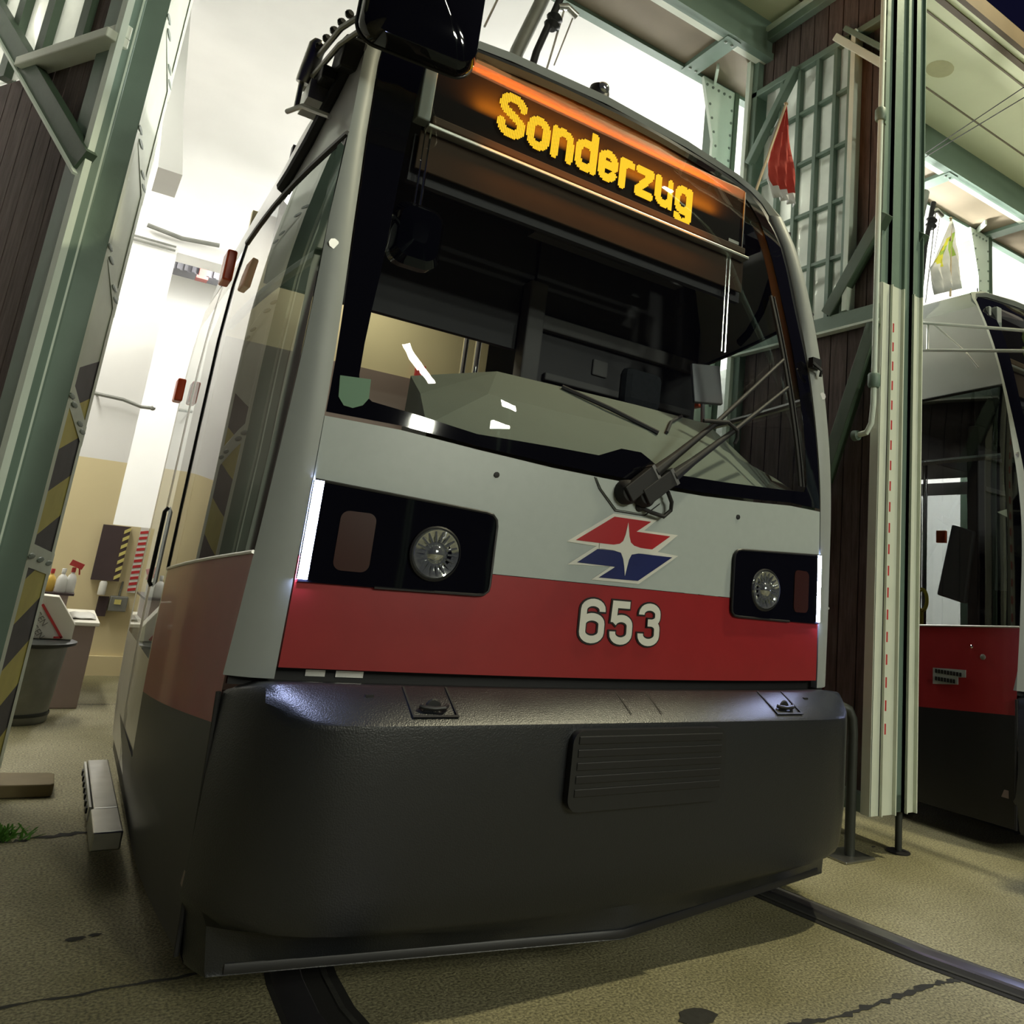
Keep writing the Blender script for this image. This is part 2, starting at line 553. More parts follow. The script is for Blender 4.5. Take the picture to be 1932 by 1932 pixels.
# ------------------------------------------------------------------ ground
m = MB()
nx, ny = 40, 44
m.grid([[(-10 + 26 * i / nx, -16 + 31 * j / ny, 0) for i in range(nx + 1)] for j in range(ny + 1)])
m.mi = 1


def strip(m, pts, w, jit=0.0, z=0.0015, sub=1):
    P = []
    for i in range(len(pts) - 1):
        for k in range(sub):
            t = k / sub
            P.append((lerp(pts[i][0], pts[i + 1][0], t), lerp(pts[i][1], pts[i + 1][1], t)))
    P.append(pts[-1])
    A, B = [], []
    for i, p in enumerate(P):
        q0 = Vector(P[max(i - 1, 0)]); q1 = Vector(P[min(i + 1, len(P) - 1)])
        t = (q1 - q0).normalized(); n = Vector((-t.y, t.x))
        c = Vector(p) + n * random.uniform(-jit, jit)
        ww = w / 2 * random.uniform(1 - .8 * bool(jit), 1 + .6 * bool(jit))
        A.append((c.x + n.x * ww, c.y + n.y * ww, z)); B.append((c.x - n.x * ww, c.y - n.y * ww, z))
    m.grid([A, B])


strip(m, [(-6, .36), (-1.6, .385), (-.9, .395)], .012, .006, sub=22)
strip(m, [(.15, -.50), (.55, -.54), (1.0, -.53), (1.22, -.56)], .022, .005, sub=22)
strip(m, [(1.5, -.57), (2.6, -.62), (5, -.6)], .022, .005, sub=26)
strip(m, [(-3, 1.62), (-1.75, 1.68), (-1.6, 1.70), (-1.3, 1.765)], .03, .02, sub=12)
strip(m, [(-4, 4.6), (-1.0, 4.62)], .012, .004, sub=12)
for cx, cy, rr in ((.104, -.365, .055), (-1.42, .735, .022), (-1.37, .745, .015), (2.1, .55, .012)):
    m.poly([(cx + rr * 1.25 * random.uniform(.75, 1.15) * math.cos(a * .45), cy + rr * .8 * random.uniform(.7, 1.15) * math.sin(a * .45), .002) for a in range(14)])
o = struct(m.build('ground', [M['concrete'], M['tar']], smooth=False))


def rail(name, label, edge, side):
    """grooved tram rail; edge = running edge of the head, side = direction of the flangeway"""
    m = MB()
    P = [Vector((a, b, 0)) for a, b in edge]
    def offs(d, z):
        out = []
        for i, p in enumerate(P):
            t = (P[min(i + 1, len(P) - 1)] - P[max(i - 1, 0)]).normalized(); n = Vector((t.y, -t.x, 0))
            out.append(p + n * d + Vector((0, 0, z)))
        return out
    s = side
    m.grid([offs(-s * .085, .001), offs(-s * .078, .007), offs(-s * .04, .011), offs(-s * .006, .009), offs(0, .003)])
    m.mi = 1
    m.grid([offs(0, .0025), offs(s * .05, .0022)])
    m.mi = 2
    m.grid([offs(s * .05, .002), offs(s * .053, .006), offs(s * .068, .006), offs(s * .07, .001)])
    m.mi = 1
    m.grid([offs(s * .07, .0025), offs(s * .095, .002)])
    m.grid([offs(-s * .085, .002), offs(-s * .10, .001)])
    o = m.build(name, [M['rail_steel'], M['groove_dark'], M['tar']], smooth=True)
    return tag(o, label, 'rail')


er = [(.84, 2.4), (.90, 1.4), (.98, .7), (1.05, .25), (1.10, -.05), (1.165, -.38), (1.265, -.70), (1.42, -1.05), (1.7, -1.6), (2.3, -2.6)]
rail('tram_rail', 'grooved steel rail curving out from under the tram, bright at lower right', er, 1)
el = [(-.68, 2.4), (-.74, 1.4), (-.82, .7), (-.87, .25), (-.875, .05), (-.84, -.25), (-.76, -.65), (-.62, -1.1), (-.3, -1.8), (.3, -2.9)]
rail('tram_rail', 'grooved rail in shadow below the left bumper corner, cut by the lower edge', el, -1)

# ------------------------------------------------------------------ hall shell
m = MB()
m.b2((-3.6, 6, 0), (-1.33, 6.3, 1.82)); m.b2((-1.33, 6.0, 0), (-1.0, 6.25, 1.27))
m.b2((-3.6, 5.96, 0), (-1.0, 6.0, .16))
m.mi = 1
m.b2((-3.6, 6, 1.82), (-1.33, 6.3, 5.3)); m.b2((-1.33, 6, 3.86), (9, 6.3, 5.3))
struct(m.build('wall_cross', [M['dado'], M['plaster']]))
m = MB(); m.b2((-3.9, 2.2, 0), (-3.6, 14, 5.4)); struct(m.build('wall_left', M['plaster']))
m = MB(); m.b2((9, 2.2, 0), (9.3, 14, 5.4)); struct(m.build('wall_right', M['plaster']))
m = MB(); m.b2((-3.9, 11.5, 0), (9.3, 11.8, 5.4)); struct(m.build('wall_far', M['plaster_white']))
m = MB(); m.b2((-3.9, 2.0, 5.25), (9.3, 11.8, 5.4))
m.grid([[(x, 5.999 - .75 * (1 - math.cos(a)), 5.251 - .45 * (1 - math.sin(a))) for x in (-3.6, 9)] for a in [math.pi / 2 * k / 8 for k in range(9)]])
struct(m.build('ceiling', M['plaster'], smooth=True))
m = MB(); m.prism([(-1.666, 4, 3.81), (-1.504, 4, 3.81), (-1.60, 4, 4.32), (-1.72, 4, 5.26), (-1.83, 4, 5.26)], (0, .5, 0))
struct(m.build('ceiling_downstand', M['plaster']))
m = MB(); m.b2((-1.5, 9.4, 4.72), (2, 9.7, 5.24)); 
for k in range(40):
    m.b2((-1.5 + k * .09, 9.36, 4.72), (-1.46 + k * .09, 9.4, 5.24))
struct(m.build('trim_corrugated', M['corrugated']))
m = MB(); m.b2((-.885, 9.1, 4.62), (-.795, 9.2, 5.24)); m.b2((-.91, 9.07, 4.58), (-.77, 9.23, 4.62))
tag(m.build('hanging_post', M['post_red']), 'dull red steel post hanging beneath the grey corrugated strip inside the hall', 'post')

# hall lamps
def tube_lamp(p, q, W, label, down=False):
    p, q = Vector(p), Vector(q)
    c = (p + q) / 2
    root = thing('fluorescent_lamp', label, 'lamp', (c.x, c.y, c.z - .05))
    m = MB(); m.bar(p + Vector((0, 0, .06)), q + Vector((0, 0, .06)), .12, .05)
    for t in (.15, .85):
        w_ = p.lerp(q, t); m.tube([w_ + Vector((0, 0, .08)), w_ + Vector((0, 0, .49))], .01, 8)
    m.build('lamp_housing', M['plaster_white'], root)
    m = MB(); m.tube([p, q], .02, 10); m.build('tube', M['tube_on'], root, smooth=True)
    if down:
        l = D.lights.new('hall_light', 'AREA'); l.shape = 'RECTANGLE'; l.size = .3; l.size_y = (q - p).length; l.energy = W; l.color = (1.0, 0.96, 0.88)
        o = D.objects.new('hall_light', l); COL.objects.link(o)
        o.location = c - Vector((0, 0, .06))
        return
    for t in (.15, .5, .85):
        l = D.lights.new('hall_light', 'POINT'); l.shadow_soft_size = .12; l.energy = W / 3 * 1.6; l.color = (1.0, 0.985, 0.94)
        o = D.objects.new('hall_light', l); COL.objects.link(o)
        o.location = p.lerp(q, t) - Vector((0, 0, .2))


tube_lamp((-2.6, 3.2, 4.75), (-2.6, 5.4, 4.75), HALL_W * .5, 'fluorescent ceiling lamp over the left aisle near the hazard column', True)
tube_lamp((2.0, 3.0, 4.75), (2.0, 5.4, 4.75), HALL_W * .6, 'fluorescent ceiling lamp between the two tram tracks')
tube_lamp((5.0, 2.6, 4.75), (5.0, 4.8, 4.75), HALL_W * 4.5, 'fluorescent ceiling lamp beyond the second tram')
tube_lamp((-.3, 7.0, 4.75), (-.3, 9.0, 4.75), HALL_W * 1.4, 'fluorescent ceiling lamp in the bright bay behind the cross wall')

# ------------------------------------------------------------------ facade: lintel, canopy, columns
m = MB()
m.b2((-6, 1.99, 5.12), (12, 2.06, 5.19)); m.b2((-6, 2.0, 5.12), (12, 2.02, 5.42))
m.b2((-6, 1.47, 5.12), (12, 1.54, 5.17)); m.b2((-6, 1.49, 5.12), (12, 1.52, 5.44))
x = -5.3
while x < 12:
    m.b2((x, 1.5, 5.115), (x + .13, 2.02, 5.15)); x += 1.36 if True else 0
m.mi = 1
m.b2((-6, 1.5, 5.15), (12, 2.0, 5.2))
m.mi = 2
m.b2((-6, 1.54, 5.125), (12, 1.60, 5.14))  # pale paint stands for the lit inner flange of the outer beam
m.mi = 3
x = -5.3
while x < 12:
    for k in range(2):
        for yy in (1.56, 1.96):
            m.lathe((x + .035 + k * .06, yy, 5.113), [(.014, 0.003), (.011, -.004), (.004, -.007)], n=8)
    x += 1.36
struct(m.build('lintel_beam', [M['green_steel'], M['panel_brown'], M['pale_white'], M['rivet']]))
m = MB(); m.b2((-7, .47, 5.44), (13, 1.52, 5.56))
m.mi = 1; m.b2((-7, .52, 5.430), (13, .565, 5.44)); m.b2((-7, .43, 5.435), (13, .47, 5.58))
m.mi = 2; m.b2((-7, .66, 5.435), (13, .675, 5.44)); m.b2((-7, 1.18, 5.435), (13, 1.195, 5.44))
m.mi = 3
m.poly([(3.28 + .12 * math.cos(a * .4), .98 + .10 * math.sin(a * .4), 5.4385) for a in range(16)])
struct(m.build('canopy', [M['canopy_paint'], M['fascia_brown'], M['panel_brown'], M['canopy_stain']]))


def riveted_column(x0):
    m = MB()
    m.b2((x0 + .14, 1.97, 0), (x0 + .31, 2.0, 5.12))                                   # front plate
    m.prism([(x0 - .02, 1.965, 5.12), (x0 + .31, 1.965, 5.12), (x0 + .31, 1.965, 4.45), (x0 + .12, 1.965, 4.45), (x0 + .12, 1.965, 4.62)], (0, .03, 0))
    m.b2((x0 + .12, 1.97, 3.0), (x0 + .31, 1.985, 4.5))
    m.bar((x0 - .02, 1.8, 5.115), (x0 + .10, 1.97, 5.115), .02, .05)
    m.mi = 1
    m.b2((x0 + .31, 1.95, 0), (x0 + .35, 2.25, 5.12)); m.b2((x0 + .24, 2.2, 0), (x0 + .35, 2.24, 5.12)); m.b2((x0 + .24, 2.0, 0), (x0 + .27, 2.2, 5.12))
    m.mi = 2
    z = 4.95
    k = 0
    while z > .3:
        e = max(.14, -.0 + .14 * min(1, (5.15 - z) / .55))
        m.lathe((x0 + .29, 1.965, z), [(.012, .003), (.010, -.006), (.004, -.010)], axis=(0, 1, 0), n=8)
        xl = x0 + (.005 + .13 * min(1, (5.1 - z) / .5))
        m.lathe((xl + .02, 1.965, z - .04), [(.012, .003), (.010, -.006), (.004, -.010)], axis=(0, 1, 0), n=8)
        z -= .11
    for k in range(5):
        m.lathe((x0 + .02 + k * .06, 1.962, 5.06), [(.012, .003), (.010, -.006), (.004, -.010)], axis=(0, 1, 0), n=8)
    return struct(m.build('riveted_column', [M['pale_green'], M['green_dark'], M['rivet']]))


riveted_column(1.70)
riveted_column(5.34)

m = MB(); m.b2((-8, 2.05, 0), (-3.0, 2.3, 5.2)); struct(m.build('wall_facade', M['plaster']))
# left jamb: hazard-striped steel column
m = MB()
m.b2((-1.795, 1.95, 0), (-1.712, 2.0, 5.12))
zs = [-.1, .28, .52, .75, .98, 1.13, 1.42, 1.78, 2.16]
m.mi = 1
def hz(z0, z1, mi, sl=.09):
    m.mi = mi
    P = [(-1.794, 1.946, z0 - sl), (-1.713, 1.946, z0 + sl * .3), (-1.713, 1.946, z1 + sl * .3), (-1.794, 1.946, z1 - sl)]
    m.prism(P, (0, .006, 0))
zz = .10
k = 0
while zz < 1.98:
    hz(zz, zz + .19, 1 + k % 2)
    zz += .19; k += 1
m.mi = 0
m.b2((-1.80, 1.925, 0), (-1.788, 1.95, 5.12)); m.b2((-1.719, 1.925, 0), (-1.707, 1.95, 5.12))
m.mi = 3
for zc, sl in ((1.05, -.05), (1.72, -.16), (2.42, -.22), (3.04, -.22), (3.66, -.24)):
    m.mi = 0
    m.prism([(-1.80, 1.92, zc + .05 - sl / 2), (-1.705, 1.92, zc + .05 + sl / 2), (-1.705, 1.92, zc - .05 + sl / 2), (-1.80, 1.92, zc - .05 - sl / 2)], (0, .02, 0))
    m.mi = 3
    for t in (.12, .3, .7, .88) if sl < -.06 else (.15, .5, .85):
        m.lathe((-1.80 + .095 * t, 1.92, zc + (t - .5) * sl), [(.013, .002), (.011, -.008), (.004, -.013)], axis=(0, 1, 0), n=8)
for v in m.v:
    v.y += max(0, v.x + 1.795) * 4.4
struct(m.build('hazard_column', [M['pale_white'], M['hazard_yellow'], M['hazard_black'], M['rivet']]))
m = MB()
m.b2((-1.90, 1.93, 0), (-1.80, 1.97, 5.12))
m.mi = 1
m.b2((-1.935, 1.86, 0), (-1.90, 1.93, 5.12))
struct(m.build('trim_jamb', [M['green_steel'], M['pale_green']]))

# ------------------------------------------------------------------ gate leaves
XF = 1.88


def gate_leaf(name, label, xf, sgn, full=True):
    """leaf standing open square to the facade; sgn = direction from face into the leaf"""
    X = lambda d: xf + sgn * d
    root = thing(name, label, 'gate', (X(.08), 1.0, 0), 'gate leaves standing open between the two trams')
    y0, y1, zb, zt = .42, 1.64, .2, 5.36
    gy0, gy1, gz0, gz1 = .70, 1.50, 2.92, 4.86
    def bx(m, ya, yb, za, zb_, d0, d1):
        a, b = sorted((X(d0), X(d1)))
        m.b2((a, ya, za), (b, yb, zb_))
    m = MB()
    y = y0 + .02
    while y < y1 - .03:
        ye = min(y + .128, y1 - .02)
        segs = [(zb, zt)]
        if ye > gy0 and y < gy1:
            segs = [(zb, gz0 - .05), (gz1 + .02, zt)]
        for a, b in segs:
            bx(m, y, ye - .008, a, b, .055, .085)
        y += .128
    bx(m, y0 + .02, gy0, gz0 - .05, gz1 + .02, .07, .08)
    m.build('plank_panel', M['planks'], root)
    m = MB()
    bx(m, y1 - .075, y1, zb, zt, 0, .14)                           # hinge stile
    bx(m, y0, y0 + .03, zb, zt, 0, .14)
    bx(m, y0, y1, zt - .09, zt, 0, .14)                            # top rail
    bx(m, y0, y1, gz0 - .10, gz0 - .005, -.02, .10)                # middle rail
    bx(m, y0, y1, gz1 - .03, gz1 + .02, 0, .10)                    # transom
    bx(m, y0, y1, zb, zb + .09, 0, .14)
    m.build('frame', M['green_steel'], root, bevel=.006)
    m = MB()
    bx(m, y1 - .02, y1 + .02, zb, zt, -.03, .02); bx(m, y0, y1, zt - .02, zt + .015, -.02, .02)
    bx(m, y0, y1, gz0 - .115, gz0 - .10, -.03, .02)
    m.build('edge_flange', M['pale_green'], root)
    def brace(p, q, w=.05, mm='green_dark'):
        m = MB()
        m.bar((X(-.0), p[0], p[1]), (X(-.0), q[0], q[1]), w, .06, up=(1, 0, 0))
        m.build('brace', M[mm], root, bevel=.005)
    brace((1.60, 4.28), (1.17, 4.86), .055, 'green_steel')
    brace((.80, 2.93), (.40, 3.47), .085)
    brace((.78, 1.90), (.45, 2.80), .085)
    brace((1.60, .6), (.80, 1.86), .085)
    brace((.82, 4.90), (.44, 4.49), .05, 'pale_green')
    brace((.74, 4.92), (.44, 4.60), .035, 'green_steel')
    # glazing
    m = MB(); bx(m, gy0, gy1, gz0, gz1, .045, .055)
    m.build('window_pane', M['dirty_pane'] if sgn > 0 else M['clear_glass'], root)
    m = MB()
    bx(m, gy0 - .05, gy0 + .02, gz0, gz1, 0, .09)
    for yy in (.83, .985, 1.15, 1.32):
        bx(m, yy - .014, yy + .014, gz0, gz1, .005, .06)
    for zz_ in (3.31, 3.695, 4.09, 4.48):
        bx(m, gy0, gy1, zz_ - .011, zz_ + .011, .01, .06)
    m.build('glazing_bars', M['green_steel'], root)
    m = MB(); bx(m, gy0 - .055, gy0 - .02, gz0, gz1, -.025, .05); m.build('glazing_stile', M['pale_green'], root)
    return root


ga = gate_leaf('gate_leaf', 'plank and glass gate leaf facing the numbered tram, standing open', XF, 1)
# free-edge channel sections with paint change at 3.04 m
def edge_post(root, xa, xb, hazard):
    m = MB()
    m.b2((xa, .40, .2), (xb, .44, 3.04)); m.b2((xa, .40, .2), (xa + .008, .52, 3.04)); m.b2((xb - .008, .38, .2), (xb, .50, 3.04))
    m.b2((xa, .385, .2), (xa + .008, .42, 3.04))
    if hazard:
        m.mi = 1
        for k in range(20):
            z = .585 + k * .1144
            m.b2((xa + .010, .396, z), (xa + .036, .4005, z + .052))
    m.build('edge_channel', [M['pale_white'], M['stripe_red']] if hazard else M['pale_white'], root)
    m = MB()
    m.b2((xa, .40, 3.04), (xb, .44, 5.4)); m.b2((xa, .40, 3.04), (xa + .008, .52, 5.4)); m.b2((xb - .008, .38, 3.04), (xb, .50, 5.4))
    m.build('edge_channel', M['green_steel'], root)


edge_post(ga, 1.94, 2.05, True)
m = MB(); m.b2((1.874, .405, .2), (1.94, .421, 3.04)); m.b2((1.870, .405, .2), (1.8795, .46, 3.04)); m.build('edge_flange', M['pale_white'], ga)
m = MB()
m.tube([(1.80, .39, 5.35), (1.80, .39, 2.30), (1.80, .40, 2.19), (1.80, .43, 2.14), (1.80, .50, 2.13)], .016, 10)
rod = m.build('drop_bolt', M['pale_green'], ga, smooth=True)
for z in (4.08, 2.43):
    m = MB()
    m.lathe((1.80, .39, z - .04), [(.028, 0), (.034, .012), (.034, .07), (.028, .08)], n=12); m.bar((1.80, .39, z), (1.90, .43, z), .015, .03)
    m.build('bolt_guide', M['green_steel'], rod, smooth=True)
m = MB()
m.lathe((1.80, .50, 2.13), [(.0, -.03), (.028, -.015), (.03, .015), (.012, .03)], axis=(0, 1, 0), n=12)
m.build('bolt_grip', M['green_steel'], rod, smooth=True)
gb = gate_leaf('gate_leaf', 'plank and glass gate leaf facing the second tram, back to back with the other', 2.235, -1)
edge_post(gb, 2.145, 2.225, False)
m = MB(); m.b2((2.05, .47, .2), (2.145, .50, 3.04))
m.mi = 1; m.b2((2.05, .47, 3.04), (2.145, .50, 5.38)); m.build('rebate_strip', [M['pale_white'], M['green_steel']], gb)
m = MB(); m.tube([(2.17, .45, .004), (2.17, .45, .3)], .018, 10); m.build('floor_pin', M['bag_dark'], gb, smooth=True)

# left gate leaf, swung back at an angle
LD = Vector((-.506, .8625, 0)); LN = Vector((-.8625, -.506, 0)); LP = Vector((-1.925, 1.85, 0))
gl = thing('gate_leaf', 'dark plank gate leaf at the left edge, with diagonal brace and white window ledge', 'gate', tuple(LP + LD * .8))
LM = Matrix((LD, LN, Vector((0, 0, 1)))).transposed()


def lbox(m, s0, s1, n0, n1, z0, z1):
    c = LP + LD * (s0 + s1) / 2 + LN * (n0 + n1) / 2 + Vector((0, 0, (z0 + z1) / 2))
    m.box(c, (s1 - s0, abs(n1 - n0), z1 - z0), LM)


m = MB()
s = .17
while s < 1.75:
    top = 3.46 if s > .36 else 5.1
    lbox(m, s, s + .122, -.03, 0, .2, top); s += .13
m.build('plank_panel', M['planks'], gl)
m = MB(); lbox(m, -.0, .18, -.04, .03, .15, 5.1); lbox(m, 1.7, 1.8, -.04, .03, .15, 5.1); lbox(m, 0, 1.8, -.04, .03, .15, .26)
m.build('frame', M['green_steel'], gl, bevel=.006)
m = MB(); lbox(m, -.03, .015, .03, .06, .15, 5.1); m.build('edge_flange', M['pale_green'], gl)
m = MB()
pa = LP + LD * -.02 + LN * .05 + Vector((0, 0, 2.82)); pb = LP + LD * 1.75 + LN * .05 + Vector((0, 0, 4.42))
m.bar(pa, pb, .10, .05, up=LN)
br = m.build('brace', M['green_dark'], gl)
m = MB(); m.bar(pa + Vector((0, 0, -.075)) + LN * .03, pb + Vector((0, 0, -.075)) + LN * .03, .012, .02, up=LN); m.build('brace_lip', M['pale_green'], br)
m = MB(); lbox(m, -.02, .72, 0, .11, 3.44, 3.49); lbox(m, -.02, .72, 0, .05, 3.49, 3.56)
m.build('window_ledge', M['pale_white'], gl, bevel=.006)
m = MB(); lbox(m, .36, 1.72, -.02, -.01, 3.49, 4.75); m.build('window_pane', M['dirty_pane'], gl)
m = MB()
for s in (.34, .68, .98, 1.28, 1.58):
    lbox(m, s, s + .07, -.03, .03, 3.49, 5.1)
lbox(m, .34, 1.7, -.03, .03, 4.3, 4.36)
m.build('glazing_bars', M['green_dark'], gl)

# ------------------------------------------------------------------ tram
ZK = [.5, .8, 1.0, 1.63, 1.9, 2.27, 2.65, 3.0, 3.25, 3.5]
YK = [.05, .05, .05, .063, .09, .158, .253, .356, .475, .62]


def herm(z, Z, Y):
    if z <= Z[0]: return Y[0]
    if z >= Z[-1]: return Y[-1] + (z - Z[-1]) * (Y[-1] - Y[-2]) / (Z[-1] - Z[-2])
    i = max(k for k in range(len(Z) - 1) if Z[k] <= z)
    def mm(k):
        a = max(k - 1, 0); b = min(k + 1, len(Z) - 1)
        return (Y[b] - Y[a]) / (Z[b] - Z[a])
    h = Z[i + 1] - Z[i]; t = (z - Z[i]) / h
    return (2 * t**3 - 3 * t * t + 1) * Y[i] + (t**3 - 2 * t * t + t) * h * mm(i) + (3 * t * t - 2 * t**3) * Y[i + 1] + (t**3 - t * t) * h * mm(i + 1)


def F(x, z):
    return herm(z, ZK, YK) + .065 * x * x


def lin(z, Z, V):
    if z <= Z[0]: return V[0]
    for i in range(len(Z) - 1):
        if z <= Z[i + 1]:
            return lerp(V[i], V[i + 1], (z - Z[i]) / (Z[i + 1] - Z[i]))
    return V[-1]


def XE(z): return lin(z, [.87, 1.63, 2.27, 2.65, 3.0, 3.2], [1.125, 1.117, 1.113, 1.104, 1.088, 1.06])


PZ = [.13, .845, 1.29, 1.8, 2.3, 2.71, 3.0, 3.2]
PX_ = [1.225, 1.255, 1.235, 1.215, 1.200, 1.172, 1.155, 1.125]
PY_ = [.22, .19, .172, .170, .232, .315, .405, .49]
def PO(z): return lin(z, PZ, PX_), herm(z, PZ, PY_)


TR = thing('tram', 'white and red tram numbered 653 with lit headlight strips and orange destination sign', 'tram', (0, 1.3, 0), 'trams parked in the depot gates')

# ---- body shell (skirts, red side bands, upper sides, roof)
FZ = [.13, .40, .715, .95, 1.187, 1.5, 1.8, 2.1, 2.4, 2.62, 2.80, 3.0, 3.2]
front = []
for z in FZ:
    x, y = PO(z); front.append((x, y, z))
front += [(1.05, .585, 3.335), (.88, .60, 3.405), (.5, .585, 3.445), (0, .575, 3.46)]
backxz = [(1.27, .13), (1.30, .36), (1.312, .605), (1.318, .85), (1.318, 1.08), (1.318, 1.42), (1.317, 1.75), (1.315, 2.05), (1.305, 2.3), (1.285, 2.52), (1.25, 2.75), (1.19, 2.97), (1.10, 3.18), (.98, 3.34), (.8, 3.43), (.45, 3.48), (0, 3.5)]


def ring(t, side):
    out = []
    for (x, y, z), (bx, bz) in zip(front, backxz):
        bow = math.sin(math.pi * t) * .022
        out.append((side * (lerp(x, bx, t) + bow), lerp(y, 1.4, t), lerp(z, bz, t)))
    return out


def side_patch(name, i0, i1, material, parent, smooth=True, t0=0, t1=1, off=0.0, sides=(-1, 1), n=8):
    m = MB()
    for s in sides:
        rows = []
        for k in range(n + 1):
            r = ring(lerp(t0, t1, k / n), s)[i0:i1 + 1]
            rows.append([(p[0] + s * off, p[1], p[2]) for p in r])
        m.grid(rows)
    return m.build(name, material, parent, smooth=smooth)


for s in (-1, 1):
    side_patch('side_skirt', 0, 2, M['skirt_dark'], TR, sides=(s,))
    side_patch('side_band', 2, 4, M['red_paint'], TR, sides=(s,))
    side_patch('upper_side', 9, 12, M['side_paint'], TR, sides=(s,))
m = MB()
for k in range(9):
    pass
rows = []
for k in range(9):
    a = ring(k / 8, -1)[12:17]; b = ring(k / 8, 1)[12:16]
    rows.append(a + list(reversed(b)))
rows.append([(-x, 2.62, z) for x, z in backxz[12:17]] + [(x, 2.62, z) for x, z in reversed(backxz[12:16])])
m.grid(rows)
m.build('roof', M['roof_grey'], TR, smooth=True)
for s, nm in ((-1, 'side_window'), (1, 'side_window')):
    o = side_patch(nm, 4, 9, M['cheek_glass'] if s < 0 else M['window_glass'], TR, sides=(s,))
    m = MB()
    r0, r1 = ring(0, s), ring(1, s)
    m.tube([(p[0] + s * .002, p[1], p[2]) for p in r1[4:10]], .005, 6)
    m.tube([(p[0] + s * .002, p[1], p[2]) for p in [ring(k / 8, s)[9] for k in range(9)]], .010, 6)
    m.build('window_gasket', M['black_plastic'], o, smooth=True)
    m = MB(); m.tube([(p[0] + s * .002, p[1], p[2]) for p in [ring(k / 8, s)[4] for k in range(9)]], .006, 6)
    m.build('window_sill_trim', M['alu'], o, smooth=True)
    m = MB(); m.tube([(p[0] - s * .03, p[1], p[2] + .08) for p in [ring(k / 8, s)[7] for k in range(0, 9)]], .018, 8)
    m.build('window_rail', M['alu'], o, smooth=True)
    # dark band along the front edge of the side window
    m = MB(); m.grid([[(p[0] + s * .003, p[1], p[2]) for p in ring(t, s)[4:10]] for t in (0, .03, .06)])
    m.build('window_border', M['black_gloss'], o, smooth=True)
# roof edge gasket
for s in (-1, 1):
    m = MB()
    def on(t, i, f):
        r = ring(t, s); a, b = Vector(r[i]), Vector(r[i + 1]); p = a.lerp(b, f); p.x += s * .006; return p
    P = [on(.02, 11, .6), on(.10, 11, .1), on(.22, 10, .5), on(.34, 9, .8), on(.46, 9, .35), on(.54, 9, .2)]
    m.tube(P, .028, 8)
    m.build('roof_gasket', M['rubber'], TR, smooth=True)

# ---- door section behind the cab
for s in (-1, 1):
    a = [(s * x, 1.4, z) for x, z in backxz]
    b = [(s * (x - .012), 2.62, z) for x, z in backxz]
    m = MB(); m.grid([a[9:13], b[9:13]]); m.build('door_header', M['side_paint'], TR, smooth=True)
    m = MB(); m.grid([a[0:2], b[0:2]]); m.build('door_threshold', M['skirt_dark'], TR, smooth=True)
for s in (-1, 1):
    m = MB()
    for ya, yb in ((1.43, 1.98), (2.02, 2.58)):
        X = lambda z: s * (lin(z, [q[1] for q in backxz[:11]], [q[0] for q in backxz[:11]]) - .004)
        for z0, z1 in ((.2, .72), (2.36, 2.48)):
            zz = [z0, (z0 + z1) / 2, z1]
            m.grid([[(X(z), ya, z) for z in zz], [(X(z), yb, z) for z in zz]])
        for y in (ya, yb):
            zz = [.2 + 2.28 * k / 10 for k in range(11)]
            m.grid([[(X(z), y - .035, z) for z in zz], [(X(z), y + .035, z) for z in zz]])
    o = m.build('door', M['alu'], TR, smooth=True)
    m = MB()
    for ya, yb in ((1.46, 1.95), (2.05, 2.55)):
        zz = [.72 + 1.64 * k / 8 for k in range(9)]
        m.grid([[(X(z), ya, z) for z in zz], [(X(z), yb, z) for z in zz]])
    m.build('door_glass', M['window_glass'], o, smooth=True)
    for ya, yb_ in ((1.994, 2.006), (1.398, 1.412)):
        m = MB(); zz = [.2 + 2.28 * k / 10 for k in range(11)]
        m.grid([[(X(z) + s * .003, ya, z) for z in zz], [(X(z) + s * .003, yb_, z) for z in zz]])
        m.build('door_seal', M['rubber'], o)
    m = MB(); m.tube([(s * 1.314, 1.93, .98), (s * 1.326, 1.93, 1.0), (s * 1.326, 1.93, 1.32), (s * 1.314, 1.93, 1.34)], .009, 8)
    m.build('door_handle', M['black_plastic'], o, smooth=True)
    m = MB(); m.b2((s * 1.325, 1.30, 2.30), (s * 1.365, 1.42, 2.44)); m.build('side_marker', M['orange_lens'], TR, bevel=.008)
    m = MB(); m.b2((s * 1.325, 2.30, 1.90), (s * 1.365, 2.40, 2.02)); m.build('side_marker', M['orange_lens'], TR, bevel=.008)
    m = MB(); m.b2((s * 1.30, 1.18, .10), (s * 1.395, 1.47, .165)); m.b2((s * 1.30, 1.475, .10), (s * 1.385, 2.25, .165))
    o = m.build('step', M['steel'], TR, bevel=.006)
    m = MB(); m.b2((s * 1.392, 1.475, .12), (s * 1.40, 2.2, .17)); m.build('step_edge', M['decal_white'], o)
    for k in range(7):
        m = MB(); m.b2((s * 1.398, 1.52 + k * .095, .135), (s * 1.406, 1.555 + k * .095, .155))
        m.build('bolt', M['black_matt'], o)

